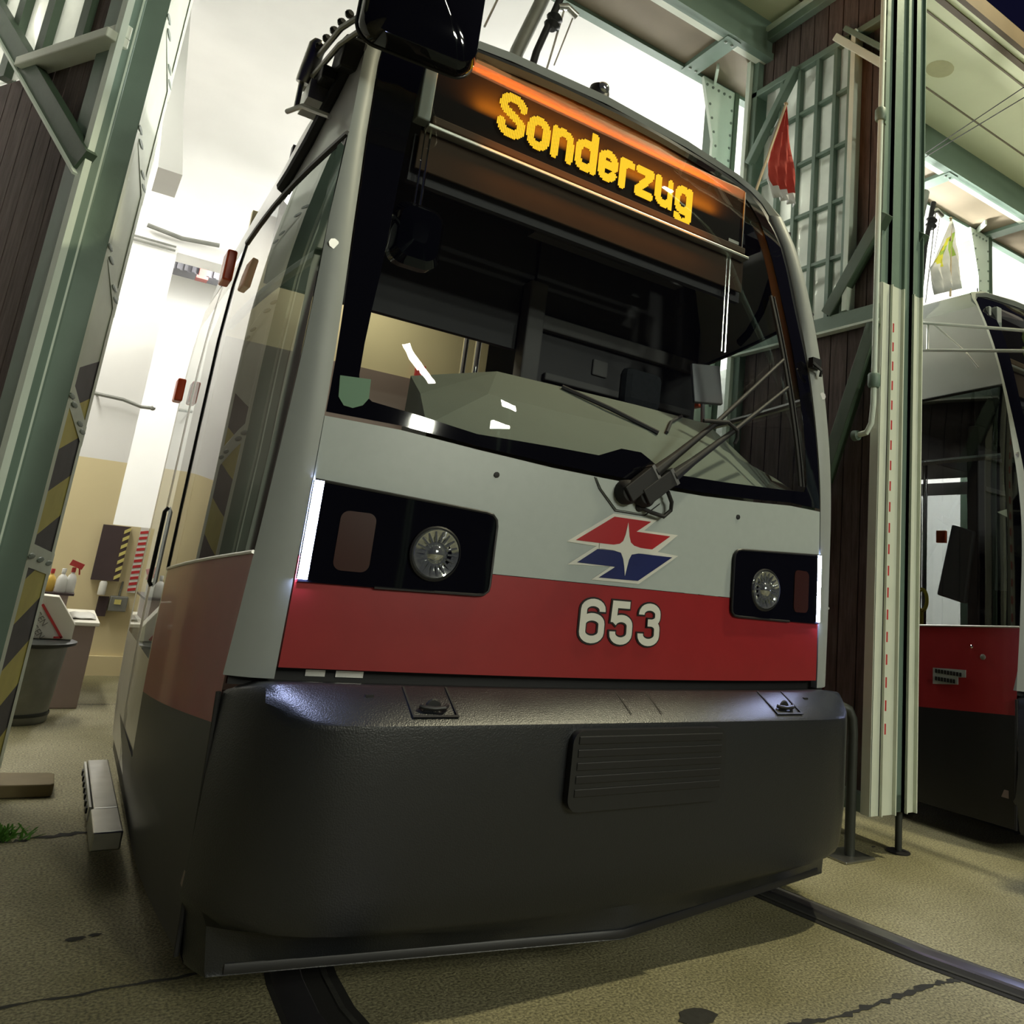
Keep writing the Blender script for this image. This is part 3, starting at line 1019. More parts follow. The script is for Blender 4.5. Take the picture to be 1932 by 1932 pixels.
# rear articulated body, curving away to the right
m = MB()
RY = Matrix.Rotation(-math.radians(7), 3, 'Z')
prof = [(-1.2, .15), (-1.24, .7), (-1.24, 2.4), (-1.15, 2.95), (-.9, 3.3), (-.4, 3.46), (.4, 3.46), (.9, 3.3), (1.15, 2.95), (1.24, 2.4), (1.24, .7), (1.2, .15)]
rows = []
for y in (0, .1, 3.1, 6.2):
    sc = .93 if y == 0 else 1
    rows.append([tuple(Vector((.02, 2.72, 0)) + RY @ Vector((x * sc, y, z))) for x, z in prof])
m.grid(rows); m.poly(rows[-1])
m.build('rear_car', M['side_paint'], TR, smooth=True)
m = MB()
m.grid([[(x * .9, 2.55, .2 + (z - .2) * .96) for x, z in prof], [(x * .88, 2.68, .2 + (z - .2) * .95) for x, z in prof], [(x * .9, 2.80, .2 + (z - .2) * .96) for x, z in prof]])
m.build('gangway_bellows', M['rubber'], TR, smooth=True)

# ---- pillars and rim
for s in (-1, 1):
    m = MB(); rows = []
    N = 26
    for k in range(N + 1):
        z = lerp(.845, 3.2, k / N)
        xe, (xo, yo) = XE(z), PO(z)
        ye = F(xe, z)
        r = [(s * (xe + .004), ye + .03, z), (s * (xe + .006), ye - .002, z)]
        for t in (.25, .5, .75, .93):
            r.append((s * lerp(xe, xo, t), lerp(ye, yo, t) - .014 * math.sin(math.pi * t), z))
        r.append((s * xo, yo, z)); r.append((s * (xo - .004), yo + .03, z))
        rows.append(r)
    m.grid(rows)
    m.build('corner_pillar', M['grey_paint'], TR, smooth=True)
m = MB(); rows = []
for s in (-1, 1):
    rows = []
    gl_ = [(1.06, 3.2), (1.035, 3.275), (.97, 3.33), (.85, 3.365), (.5, 3.392), (0, 3.408)]
    ro = [(1.125, .49, 3.2), (1.09, .545, 3.28), (1.04, .585, 3.345), (.88, .60, 3.405), (.5, .585, 3.445), (0, .575, 3.46)]
    m.grid([[(s * x, F(x, z) - .004, z) for x, z in gl_], [(s * lerp(x, r[0], .6), lerp(F(x, z), r[1], .5) - .018, lerp(z, r[2], .65)) for (x, z), r in zip(gl_, ro)], [(s * r[0], r[1], r[2]) for r in ro]])
m.build('roof_rim', M['roof_grey'], TR, smooth=True)
m = MB(); m.lathe((-.015, .625, 3.43), [(.05, -.02), (.052, .06), (.045, .09), (.02, .108)], axis=(0, 0, 1), n=20)
o = m.build('marker_lamp', M['black_plastic'], TR, smooth=True)
m = MB(); m.lathe((-.015, .578, 3.50), [(.030, 0), (.022, .010), (.006, .014)], axis=(0, -1, .1), n=16); m.build('lamp_lens', M['lens_glass'], o, smooth=True)

# ---- face panels
top = [(-1.121, 1.612), (-.89, 1.608), (-.63, 1.588), (-.35, 1.572), (-.12, 1.568), (.12, 1.568), (.35, 1.572), (.63, 1.588), (.89, 1.608), (1.121, 1.612)]
surf_poly('front_panel', [(-1.123, 1.192)] + top + [(1.123, 1.192)], [], F, 0, .03, M['white_paint'], TR)
surf_poly('front_band', [(-1.125, .876), (-1.123, 1.19), (1.123, 1.19), (1.125, .876)], [], F, 0, .03, M['red_paint'], TR)
surf_poly('gap_strip', [(-1.24, .82), (-1.24, .90), (1.24, .90), (1.24, .82)], [], F, .045, .02, M['black_matt'], TR)
m = MB()
for xa, xb in ((-1.04, -.985), (-.955, -.875)):
    m.grid([[(x, F(x, .87) + .04, z) for x in (xa, (xa + xb) / 2, xb)] for z in (.850, .868)])
m.build('sill_plate', M['alu'], TR)
fl = surf_poly('wiper_cover', [(-.168, 1.565), (-.145, 1.529), (-.071, 1.463), (.057, 1.463), (.12, 1.51), (.185, 1.566)], [], F, -.006, .004, M['white_paint'], TR)
surf_poly('panel_seam', [(-.172, 1.566), (-.149, 1.527), (-.073, 1.459), (.059, 1.459), (.128, 1.513), (.128, 1.508), (.06, 1.455), (-.075, 1.455), (-.153, 1.526), (-.176, 1.566)], [], F, -.003, .002, M['black_matt'], fl)
m = MB()
for x, z in ((-.553, 1.515), (.553, 1.515)):
    m.lathe((x, F(x, z), z), [(.010, .002), (.010, -.004), (.004, -.005)], axis=(0, 1, 0), n=10)
m.build('panel_screw', M['black_matt'], TR)

# ---- windscreen: glass, black border
glass_out = [(-1.119, 1.625), (-.89, 1.622), (-.63, 1.600), (-.35, 1.586), (0, 1.582), (.35, 1.586), (.63, 1.600), (.89, 1.622), (1.119, 1.625)]
right = [(XE(z), z) for z in (1.8, 2.0, 2.2, 2.4, 2.6, 2.8, 3.0, 3.12)]
arch = [(1.06, 3.2), (1.035, 3.275), (.97, 3.33), (.85, 3.365), (.5, 3.392), (0, 3.408)]
rtop = right + arch
ltop = [(-x, z) for x, z in reversed(rtop)][1:]
outl = glass_out + rtop + ltop
ws = surf_poly('windscreen', [(x * .995, z) for x, z in outl], [], F, .006, 0, M['windscreen'], TR)
inner_bot = [(-.99, 1.682), (-.86, 1.668), (-.638, 1.640), (-.34, 1.646), (-.163, 1.648), (-.10, 1.675), (-.065, 1.690), (.026, 1.692), (.07, 1.672), (.116, 1.648), (.232, 1.636), (.455, 1.645), (.80, 1.668), (1.0, 1.684)]
inner_r = [(1.017, 1.72), (1.02, 2.0), (1.0, 2.4), (.96, 2.8), (.93, 3.1), (.9, 3.2)]
inner_t = [(.85, 3.255), (.6, 3.29), (.3, 3.305), (0, 3.31), (-.3, 3.305), (-.6, 3.29), (-.85, 3.255)]
inner_l = [(-.9, 3.2), (-.945, 2.9), (-.985, 2.5), (-1.015, 2.12), (-1.028, 1.99), (-1.037, 1.867), (-1.04, 1.76), (-1.03, 1.71)]
hole = inner_bot + inner_r + inner_t + inner_l
surf_poly('windscreen_border', outl, [hole], F, .0, .003, M['black_gloss'], ws)
surf_poly('sticker', [(-1.097, 1.746), (-1.004, 1.752), (-1.002, 1.689), (-1.017, 1.664), (-1.045, 1.650), (-1.073, 1.653), (-1.092, 1.678)], [], F, -.004, .002, M['sticker_green'], ws)

# ---- emblem and number
em = surf_poly('emblem', [(-.263, 1.326), (-.081, 1.447), (.12, 1.448), (.063, 1.402), (.228, 1.404), (.134, 1.331), (.236, 1.326), (.056, 1.207), (-.15, 1.206), (-.073, 1.258), (-.252, 1.249), (-.142, 1.323)], [], F, -.003, .002, M['decal_white'], TR, step=.2)
surf_poly('emblem_upper', [(-.229, 1.335), (-.076, 1.436), (.092, 1.438), (.027, 1.394), (.189, 1.395), (.106, 1.3375), (-.10, 1.3355)], [], F, -.005, .002, M['decal_red'], em, step=.2)
surf_poly('emblem_lower', [(-.215, 1.2595), (-.136, 1.314), (.206, 1.318), (.051, 1.218), (-.12, 1.216), (-.053, 1.259)], [], F, -.005, .002, M['decal_blue'], em, step=.2)
st = [(-.014, 1.422), (-.005, 1.375), (.004, 1.352), (.020, 1.342), (.050, 1.337), (.108, 1.3355), (.108, 1.3195), (.045, 1.3165), (.012, 1.309), (.002, 1.290), (-.004, 1.262), (-.010, 1.231), (-.016, 1.262), (-.024, 1.290), (-.036, 1.311), (-.070, 1.316), (-.131, 1.3165), (-.131, 1.334), (-.070, 1.336), (-.044, 1.342), (-.030, 1.354), (-.022, 1.378)]
surf_poly('emblem_star', st, [], F, -.0065, .002, M['decal_white'], em, step=.3)


def digit(d):
    if d == '6':
        return [[(1, .76), (1, .80)] + arc(.5, .80, .5, .2, 0, 180, 10) + [(0, .6), (0, .38), (0, .2)] + arc(.5, .2, .5, .2, 180, 360, 10) + [(1, .42)] + arc(.5, .42, .5, .19, 0, 165, 10)]
    if d == '5':
        return [[(.94, 1), (.06, 1), (.02, .50)], [(.03, .485)] + arc(.5, .42, .5, .2, 140, 0, 9) + [(1, .2)] + arc(.5, .2, .5, .2, 0, -180, 10) + [(0, .25)]]
    return [[(0, .77), (0, .8)] + arc(.5, .8, .5, .2, 180, 0, 10) + [(1, .72)] + arc(.62, .72, .38, .17, 0, -90, 6) + [(.40, .55)], [(.40, .55), (.60, .55)] + arc(.62, .37, .38, .18, 90, 0, 6) + [(1, .2)] + arc(.5, .2, .5, .2, 0, -180, 10) + [(0, .24)]]


def number(text, boxes, parent):
    res = []
    for nm, w_add, off, mm in (('number_outline', .012, -.003, 'decal_black'), ('number', 0, -.0055, 'decal_white')):
        m = MB()
        for ch, (x0, x1, z0, z1) in zip(text, boxes):
            sw = .025
            for stq in digit(ch):
                P = [(lerp(x0 + sw / 2, x1 - sw / 2, a), lerp(z0 + sw / 2, z1 - sw / 2, b)) for a, b in stq]
                if w_add:
                    v0 = (Vector(P[0]) - Vector(P[1])).normalized() * w_add / 2; v1 = (Vector(P[-1]) - Vector(P[-2])).normalized() * w_add / 2
                    P = [tuple(Vector(P[0]) + v0)] + P + [tuple(Vector(P[-1]) + v1)]
                L_, R2 = ribbon_outline(P, sw + w_add)
                m.grid([[(p.x, F(p.x, p.y) + off, p.y) for p in L_], [(p.x, F(p.x, p.y) + off, p.y) for p in R2]])
        o = m.build(nm, M[mm], parent, solid=.0015)
        parent = o if nm == 'number_outline' else parent
        res.append(o)
    return res[0]


NUM = number('653', [(-.182, -.080, .992, 1.142), (-.056, .042, .992, 1.142), (.068, .168, .992, 1.142)], TR)

# ---- headlights
for s in (-1, 1):
    P = [(s * a, b) for a, b in [(1.118, 1.414), (.9, 1.402), (.575, 1.385)] + [(.552, 1.380), (.538, 1.365), (.534, 1.345)] + [(.534, 1.155), (.537, 1.137), (.552, 1.124), (.575, 1.121), (.9, 1.117), (1.118, 1.116)]]
    hl = surf_poly('headlight', P, [], F, -.010, .012, M['black_gloss'], TR)
    rim = [(a * 1.0, b) for a, b in P]
    m = MB(); m.tube([(a, F(a, b) - .010, b) for a, b in P[:11]], .005, 6); m.build('headlight_trim', M['black_plastic'], hl, smooth=True)
    cx, cz = s * .728, 1.236
    yy = F(cx, cz) - .010
    m = MB(); m.lathe((cx, yy, cz), [(.086, .002), (.086, -.005), (.081, -.008), (.078, -.004)], axis=(0, 1, 0), n=36, cap=False)
    m.build('lens_ring', M['black_plastic'], hl, smooth=True)
    m = MB(); m.lathe((cx, yy, cz), [(.079, -.002), (.074, -.012), (.060, -.008), (.050, -.003), (.030, -.004), (.022, -.016), (.010, -.020), (.003, -.021)], axis=(0, 1, 0), n=36)
    for k in range(18):
        a = 2 * math.pi * k / 18
        m.box((cx + .055 * math.cos(a), yy - .008, cz + .055 * math.sin(a)), (.006, .006, .034), Matrix.Rotation(-a + math.pi / 2, 3, 'Y'))
    m.build('lens', M['lens_glass'], hl, smooth=True)
    surf_poly('indicator', [(s * a, b) for a, b in rrect(.925, 1.158, 1.03, 1.335, .025)], [], F, -.013, .004, M['amber_lens'], hl)
    m = MB()
    N = 30
    for xa, xb, o_, mi in ((1.0935, 1.1205, .0145, 0), (1.091, 1.0935, None, 1), (1.1205, 1.1225, None, 1)):
        rows = []
        for k in range(N + 1):
            z = lerp(1.124, 1.412, k / N)
            oa, ob = (o_, o_) if o_ else ((.006, .0145) if xa < 1.1 else (.0145, .004))
            rows.append([(s * xa, F(xa, z) - oa, z), (s * xb, F(xb, z) - ob, z)])
        m.mi = mi; m.grid(rows)
    m.build('light_strip', [M['drl_on'], M['black_plastic']], hl, merge=True)

# ---- bumper
def yb(x): return -.12 + .31 * (abs(x) / 1.25) ** 13
def cc(x):
    t = max(0, min(1, (abs(x) - 1.06) / .15))
    return t * t * (3 - 2 * t)
def yv(x): return max(-.108 + .172 * abs(x), yb(x) + .012)


xs = [-1.25, -1.235, -1.21, -1.17, -1.12, -1.06, -.98] + [-.88 + 1.76 * k / 20 for k in range(21)] + [.98, 1.06, 1.12, 1.17, 1.21, 1.235, 1.25]
rows = []
zc = lambda x: .205 + .055 * (x / 1.1) ** 2
rows.append([(x, max(F(x, .85) + .05, yb(x) + .03), .835 - .045 * max(0, (abs(x) - 1.14) / .11) ** 2) for x in xs])
tz = lambda x: -.045 * max(0, (abs(x) - 1.14) / .11) ** 2
rows.append([(x, yb(x) + .155 * (1 - cc(x)) + .020 * cc(x), .846 + tz(x)) for x in xs])
rows.append([(x, yb(x) + .135 * (1 - cc(x)) + .008 * cc(x), .842 + tz(x)) for x in xs])
rows.append([(x, yb(x) + .068 * (1 - cc(x)) + .003 * cc(x), .804 + .024 * cc(x) + tz(x)) for x in xs])
rows.append([(x, yb(x) + .012 * (1 - cc(x)), .771 + .040 * cc(x) + tz(x)) for x in xs])
rows.append([(x, yb(x) + .002, .762 + .030 * cc(x) + tz(x)) for x in xs])
rows.append([(x, yb(x), .748) for x in xs])
for z in (.6, .45, .33):
    rows.append([(x, yb(x) + .0 + .012 * (z < .4), z) for x in xs])
rows.append([(x, yb(x) + .018, zc(x) + .02) for x in xs])
rows.append([(x, yb(x) + .03, zc(x)) for x in xs])
rows.append([(x * .985, lerp(yb(x) + .04, yv(x), .75), zc(x) - .035) for x in xs])
rows.append([(x * .972, yv(x) + .005, .130) for x in xs])
rows.append([(x * .968, yv(x), .118) for x in xs])
rows.append([(x * .968, yv(x) + .012, .112) for x in xs])
rows.append([(x * .968, yv(x) + .35, .115) for x in xs])
m = MB(); m.grid(rows)
bu = m.build('bumper', M['bumper_grey'], TR, smooth=True)
# lower apron trim line
m = MB(); m.grid([[(x * .968, yv(x) - .001, .146) for x in xs[3:-3]], [(x * .968, yv(x) - .004, .142) for x in xs[3:-3]], [(x * .968, yv(x) - .004, .122) for x in xs[3:-3]], [(x * .968, yv(x) + .01, .116) for x in xs[3:-3]]])
m.build('apron_trim', M['black_plastic'], bu, smooth=True)
for s in (-1, 1):
    m = MB(); m.tube([(s * (p[0] + .004), p[1] - .002, p[2]) for p in front[:3]] + [(s * 1.258, .19, .80)], .007, 6)
    m.build('bumper_gap', M['rubber'], bu, smooth=True)
# centre grille pad
def bsurf(x, z): return yb(x) + .0
pad = surf_poly('bumper_pad', rrect(-.285, .512, .352, .748, .04, 6), [], bsurf, -.028, .035, M['pad_grey'], bu)
for k in range(5):
    z = .555 + k * .038
    m = MB(); m.b2((-.265, yb(0) - .0315, z), (.332, yb(0) - .026, z + .024)); m.build('pad_rib', M['black_plastic'], pad, bevel=.006)
# hatches on the bevel
def bev(x, z):
    t = (z - .785) / (.842 - .785)
    return yb(x) + (.03 + .105 * t) * (1 - cc(x))
for s in (-1, 1):
    x0, x1 = sorted((s * .655, s * .795))
    m = MB()
    for a, b, c, d in ((x0, x0 + .006, .781, .845), (x1 - .006, x1, .781, .845), (x0, x1, .781, .785)):
        m.grid([[(x, bev(x, z) - .002, z) for x in (a, b)] for z in (c, d)])
    h = m.build('bumper_hatch', M['black_matt'], bu, solid=.003)
    cxh = (x0 + x1) / 2
    m = MB(); m.tube([(cxh - .042, bev(cxh, .80) - .004, .806), (cxh - .030, bev(cxh, .80) - .012, .803), (cxh, bev(cxh, .80) - .015, .800), (cxh + .030, bev(cxh, .80) - .018, .803), (cxh + .042, bev(cxh, .80) - .004, .806)], .007, 8)
    m.build('hatch_handle', M['black_plastic'], h, smooth=True)
    m = MB(); m.lathe((cxh, bev(cxh, .80) - .003, .800), [(.026, .003), (.022, -.001)], axis=(0, 1, 0), n=18); m.build('handle_recess', M['black_matt'], h)
m = MB()
for xx in (-.90, .90):
    m.b2((xx - .012, bev(xx, .825) - .004, .822), (xx + .012, bev(xx, .825) + .004, .828))
m.build('bumper_slot', M['black_matt'], bu)
m = MB()
for xx in (-.03, .10):
    m.grid([[(xx + d, bev(xx + d, z) - .0015, z) for d in (-.002, .002)] for z in (.784, .80, .82, .842)])
m.build('bumper_seam', M['black_matt'], bu)

# ---- wipers
def fp(x, z, off): return Vector((x, F(x, z) + off, z))
for (a, b, c) in (((-.044, 1.529), (.364, 1.863), (.875, 2.285)), ((.036, 1.529), (.478, 1.860), (.885, 2.15))):
    m = MB()
    A, B_, C_ = fp(*a, -.045), fp(*b, -.045), fp(*c, -.03)
    E_ = A.lerp(B_, .26)
    m.bar(A - (E_ - A) * .15, E_, .062, .035, up=(0, -1, 0))
    m.tube([E_, A.lerp(B_, .5), B_, C_], .012, 8, rad=[.026, .017, .011, .009])
    w = m.build('wiper_arm', M['black_matt'], TR, bevel=.006)
    m = MB(); m.lathe(fp(*a, .01), [(.045, 0), (.045, -.045), (.034, -.06)], axis=(0, 1, 0), n=20); m.build('wiper_spindle', M['rubber'], w, smooth=True)
    m = MB(); m.bar(E_ - (E_ - A) * .06, E_ + (E_ - A) * .05, .066, .039, up=(0, -1, 0)); m.build('arm_clip', M['steel'], w)
m = MB(); bl = [fp(lerp(.945, .865, k / 10), lerp(1.70, 2.62, k / 10), -.016) for k in range(11)]
m.tube(bl, .010, 6)
m.tube([p + Vector((.016, -.006, 0)) for p in bl], .006, 6)
m.build('wiper_blade', M['rubber'], TR, smooth=True)
m = MB(); m.tube([fp(.028, 1.484, -.012), fp(.07, 1.470, -.03), fp(.13, 1.462, -.03), fp(.162, 1.49, -.03), fp(.160, 1.52, -.035), fp(.13, 1.555, -.045)], .008, 8)
m.lathe(fp(.028, 1.484, 0), [(.017, 0), (.017, -.012), (.008, -.02)], axis=(0, 1, 0), n=12)
m.build('washer_hose', M['rubber'], TR, smooth=True)
m = MB(); m.tube([fp(.30, 1.866, -.05), fp(.36, 1.874, -.06), fp(.43, 1.885, -.06), fp(.49, 1.86, -.055), fp(.492, 1.83, -.05), fp(.48, 1.805, -.045)], .008, 8)
m.build('washer_jet', M['rubber'], TR, smooth=True)
m = MB(); m.b2((1.10, .205, 2.31), (1.16, .235, 2.36)); m.tube([(1.10, .205, 2.33), (1.145, .19, 2.30), (1.15, .20, 2.27)], .008, 6); m.build('wiper_rest', M['black_plastic'], TR)

# ---- destination display
db = MB()
db.b2((-.84, .503, 2.90), (.86, .60, 3.205))
dis = db.build('destination_display', M['display_black'], TR)
m = MB()
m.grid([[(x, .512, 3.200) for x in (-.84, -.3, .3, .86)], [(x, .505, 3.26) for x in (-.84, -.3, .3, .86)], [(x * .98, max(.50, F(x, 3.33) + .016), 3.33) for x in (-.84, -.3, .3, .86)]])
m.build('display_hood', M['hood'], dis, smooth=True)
m = MB(); m.b2((-.84, .47, 2.892), (.86, .51, 2.928)); m.build('display_frame', M['blind_brown'], dis, bevel=.006)
m = MB(); m.b2((-.86, .45, 2.862), (.87, .50, 2.878)); m.build('display_rail', M['alu'], dis, bevel=.004)
m = MB(); m.b2((-.90, .48, 2.90), (-.845, .54, 3.26)); m.b2((-.96, .50, 2.88), (-.935, .53, 3.25)); m.build('display_bracket', M['grey_paint'], dis, bevel=.005)
m = MB(); m.b2((.855, .495, 2.93), (.860, .502, 3.25)); m.b2((.765, .497, 2.945), (.835, .502, 2.962)); m.build('display_edge', M['alu'], dis)

GL = {
 'S': (.135, [[(1, .79), (.98, .84)] + arc(.5, .80, .46, .2, 15, 165, 10) + [(.02, .76), (.05, .66), (.3, .57), (.7, .45), (.96, .34), (.98, .22)] + arc(.5, .2, .48, .2, 0, -165, 10) + [(0, .24)]]),
 'o': (.112, [[(0, .36)] + arc(.5, .50, .5, .20, 180, 0, 10) + [(1, .36), (1, .2)] + arc(.5, .2, .5, .2, 0, -180, 10) + [(0, .36)]]),
 'n': (.115, [[(0, 0), (0, .70)], [(0, .48)] + arc(.5, .5, .5, .2, 160, 0, 10) + [(1, 0)]]),
 'd': (.118, [[(1, 0), (1, 1)], [(1, .5)] + arc(.5, .50, .5, .2, 0, 180, 10) + [(0, .2)] + arc(.5, .2, .5, .2, 180, 360, 10)]),
 'e': (.110, [[(0, .36), (1, .36), (1, .5)] + arc(.5, .5, .5, .2, 0, 180, 10) + [(0, .2)] + arc(.5, .2, .5, .2, 180, 340, 10)]),
 'r': (.088, [[(0, 0), (0, .70)], [(0, .45)] + arc(.62, .46, .6, .24, 165, 85, 8) + [(1, .68)]]),
 'z': (.108, [[(0, .70), (1, .70), (1, .64), (0, .10), (0, 0), (1, 0)]]),
 'u': (.112, [[(0, .70), (0, .2)] + arc(.5, .2, .5, .2, 180, 360, 10) + [(1, .70)], [(1, 0), (1, .3)]]),
 'g': (.112, [[(1, .70), (1, -.12)] + arc(.5, -.12, .5, .18, 0, -165, 10), [(1, .5)] + arc(.5, .50, .5, .2, 0, 180, 10) + [(0, .25)] + arc(.5, .25, .5, .2, 180, 360, 10)]),
}


def led_text(text, x0, z0, H, gap):
    m = MB()
    pitch = .0078
    sw = .038
    x = x0
    for ch in text:
        w, sts = GL[ch]
        segs = []
        for stq in sts:
            P = [(x + sw / 2 + a * (w - sw), sw / 2 + b * (H - sw)) for a, b in stq]
            segs += [(Vector(P[i]), Vector(P[i + 1])) for i in range(len(P) - 1)]
        i0 = int((x - x0) / pitch); i1 = int((x + w - x0) / pitch) + 1
        for i in range(i0, i1 + 1):
            px = x0 + (i + .5) * pitch
            run = None
            for j in range(-9, int(H / pitch) + 2):
                pz = (j + .5) * pitch
                q = Vector((px, pz)); ok = False
                for a, b in segs:
                    d = b - a; L2 = d.length_squared
                    t = max(0, min(1, (q - a).dot(d) / L2)) if L2 > 1e-12 else 0
                    if (a + d * t - q).length < sw / 2:
                        ok = True; break
                if ok:
                    zz = z0 + pz - .018 * (px + .56)
                    m.b2((px - .0023, .498, zz - .0036), (px + .0023, .5025, zz + .0036))
        x += w + gap
    return m


for xx in (-.35, .35):
    l = D.lights.new('display_glow', 'AREA'); l.shape = 'RECTANGLE'; l.size = .62; l.size_y = .03; l.energy = 14; l.color = (1, .30, .012)  # added lights tint the hood orange for the LED board
    o = D.objects.new('display_glow', l); COL.objects.link(o); o.location = (xx, .455, 3.07); o.rotation_euler = (math.radians(148), 0, 0)
l = D.lights.new('display_glow', 'AREA'); l.shape = 'RECTANGLE'; l.size = 1.2; l.size_y = .03; l.energy = 1.2; l.color = (1, .30, .02)  # added downward light stands for LED glow thrown back by the glass
o = D.objects.new('display_glow', l); COL.objects.link(o); o.location = (0, .40, 2.93); o.rotation_euler = (math.radians(35), 0, 0)
LED = led_text('Sonderzug', -.562, 2.992, .205, .0082).build('led_text', M['led_on'], dis)

# ---- cab interior
m = MB()
bot = [(-.80, 1.645), (-.5, 1.615), (-.1, 1.60), (.3, 1.60), (.7, 1.62), (1.05, 1.66)]
cre = [(-.76, .35, 1.79), (-.5, .35, 1.845), (-.08, .35, 1.84), (.3, .35, 1.85), (.66, .35, 1.85), (1.1, .42, 1.78)]
bk = [(-.72, .60, 1.905), (-.36, .60, 2.008), (-.04, .60, 2.012), (.36, .60, 2.016), (.80, .60, 2.012), (1.15, .60, 1.84)]
m.grid([[(x, F(x, z) + .03, z) for x, z in bot], cre, bk, [(x, y + .02, z - .5) for x, y, z in bk]])
m.prism([(-.80, F(-.8, 1.645) + .03, 1.645), (-.76, .35, 1.79), (-.72, .60, 1.905), (-.72, .62, 1.4), (-.80, F(-.8, 1.6) + .03, 1.4)], (.004, 0, 0))
da = m.build('dashboard', M['dash_grey'], TR)
m = MB(); m.tube([(-.06, .57, 2.004), (.12, .45, 1.93), (.30, .33, 1.845)], .010, 6); m.tube([(.62, .58, 2.012), (.48, .48, 1.945), (.36, .35, 1.86)], .008, 6)
m.build('dash_seam', M['cab_dark'], da, smooth=True)
m = MB(); m.box((.93, .78, 2.27), (.16, .03, .22), Matrix.Rotation(math.radians(-12), 3, 'X') @ Matrix.Rotation(math.radians(-20), 3, 'Z')); m.tube([(.90, .74, 1.95), (.92, .79, 2.2)], .012, 8)
m.build('cab_monitor', M['screen_grey'], TR, bevel=.01)
m = MB(); m.b2((-1.24, .25, .28), (1.24, 2.6, .32)); m.build('cab_floor', M['cab_brown'], TR)
m = MB(); m.b2((-1.05, .56, 3.0), (1.05, 2.6, 3.06)); m.b2((-.88, .54, 2.66), (.9, .57, 2.86)); m.build('cab_ceiling', M['cab_dark'], TR)
m = MB(); m.b2((-.87, .50, 2.70), (.88, .515, 2.865)); m.build('sun_blind', M['blind_brown'], TR, bevel=.004)
m = MB()
m.b2((.10, 1.25, .3), (1.25, 1.30, 3.0)); m.b2((-1.2, 1.28, 2.335), (.1, 1.32, 3.0))
bk_ = m.build('cab_bulkhead', M['cab_dark'], TR)
m = MB(); m.b2((.04, 1.18, .3), (.14, 1.28, 2.7)); m.build('bulkhead_post', M['cab_mid'], bk_, bevel=.01)
m = MB()
m.b2((.14, 1.20, 2.46), (1.2, 1.25, 2.54)); m.b2((.2, 1.215, 2.20), (1.2, 1.25, 2.24)); m.b2((.5, 1.235, 2.30), (.6, 1.25, 2.39))
m.build('bulkhead_shelf', M['cab_mid'], bk_, bevel=.01)
m = MB(); m.b2((-.1, .95, 2.84), (.85, 1.02, 2.88)); m.build('cab_ceiling_lamp', M['cab_mid'], TR)
m = MB(); m.b2((-1.2, 2.2, 2.27), (.3, 2.24, 3.0)); m.mi = 1; m.b2((-1.2, 2.19, .3), (.3, 2.24, 2.27))
m.build('saloon_partition', [M['cab_cream'], M['cab_brown']], TR)
m = MB(); m.tube([(-.03, 1.6, .32), (-.03, 1.6, 3.0)], .017, 10); m.tube([(.02, 1.9, .32), (.02, 1.9, 3.0)], .017, 10); m.build('grab_pole', M['chrome'], TR, smooth=True)
m = MB(); m.b2((-.16, 2.17, 2.22), (-.10, 2.19, 2.36)); m.build('notice', M['cap_red'], TR)
l = D.lights.new('saloon_fill', 'AREA'); l.size = .5; l.energy = 9; l.color = (1, .93, .72)  # added fill lamp, unseen, brightens the cream partition
lo_ = D.objects.new('saloon_fill', l); COL.objects.link(lo_); lo_.location = (-.6, 1.7, 2.95)
m = MB(); m.b2((-.85, 1.45, 2.965), (-.35, 1.95, 2.985)); m.build('saloon_fill_plate', M['cab_cream'], TR)  # plate added above the fill lamp
m = MB()
m.b2((.30, .78, 1.2), (.78, .88, 2.05)); m.b2((.42, .79, 2.06), (.66, .87, 2.26)); m.b2((.30, .62, 1.1), (.78, 1.1, 1.22)); m.b2((.5, .8, .32), (.58, .9, 1.1))
m.build('driver_seat', M['seat_fabric'], TR, bevel=.04)
m = MB()
for x in (-.83, .785):
    m.tube([(x, .50, 2.87), (x + .008, .50, 2.36)], .006, 6); m.tube([(x - .022, .50, 2.87), (x - .014, .50, 2.36)], .004, 6)
m.build('blind_guide', M['chrome'], TR, smooth=True)
for s in (-1, 1):
    m = MB()
    zz = [2.15 + 1.0 * k / 12 for k in range(13)]
    m.grid([[(s * (lerp(XE(z), .9, .12 + .1 * max(0, (z - 2.8) / .4))), F(1.0, z) + .05, z) for z in zz], [(s * (lerp(XE(z), .9, .45 + .1 * max(0, (z - 2.8) / .4))), F(.95, z) + .09, z) for z in zz]])
    m.build('pillar_trim', M['trim_beige'], TR, smooth=True, solid=.01)
# rounded inside mirror
m = MB(); rows = []
for sc, y in ((.3, .42), (.8, .43), (1, .46), (1, .50), (.85, .52)):
    rows.append([(-.83 + (a) * sc, y, 2.41 + b * sc) for a, b in rrect(-.10, -.125, .10, .125, .06, 6)])
m.grid(rows, closed=True); m.poly(rows[0]); m.poly(rows[-1])
im = m.build('cab_mirror', M['black_gloss'], TR, smooth=True)
m = MB(); m.tube([(-.93, .46, 2.45), (-1.0, .40, 2.42)], .012, 8); m.build('mirror_bracket', M['black_plastic'], im, smooth=True)

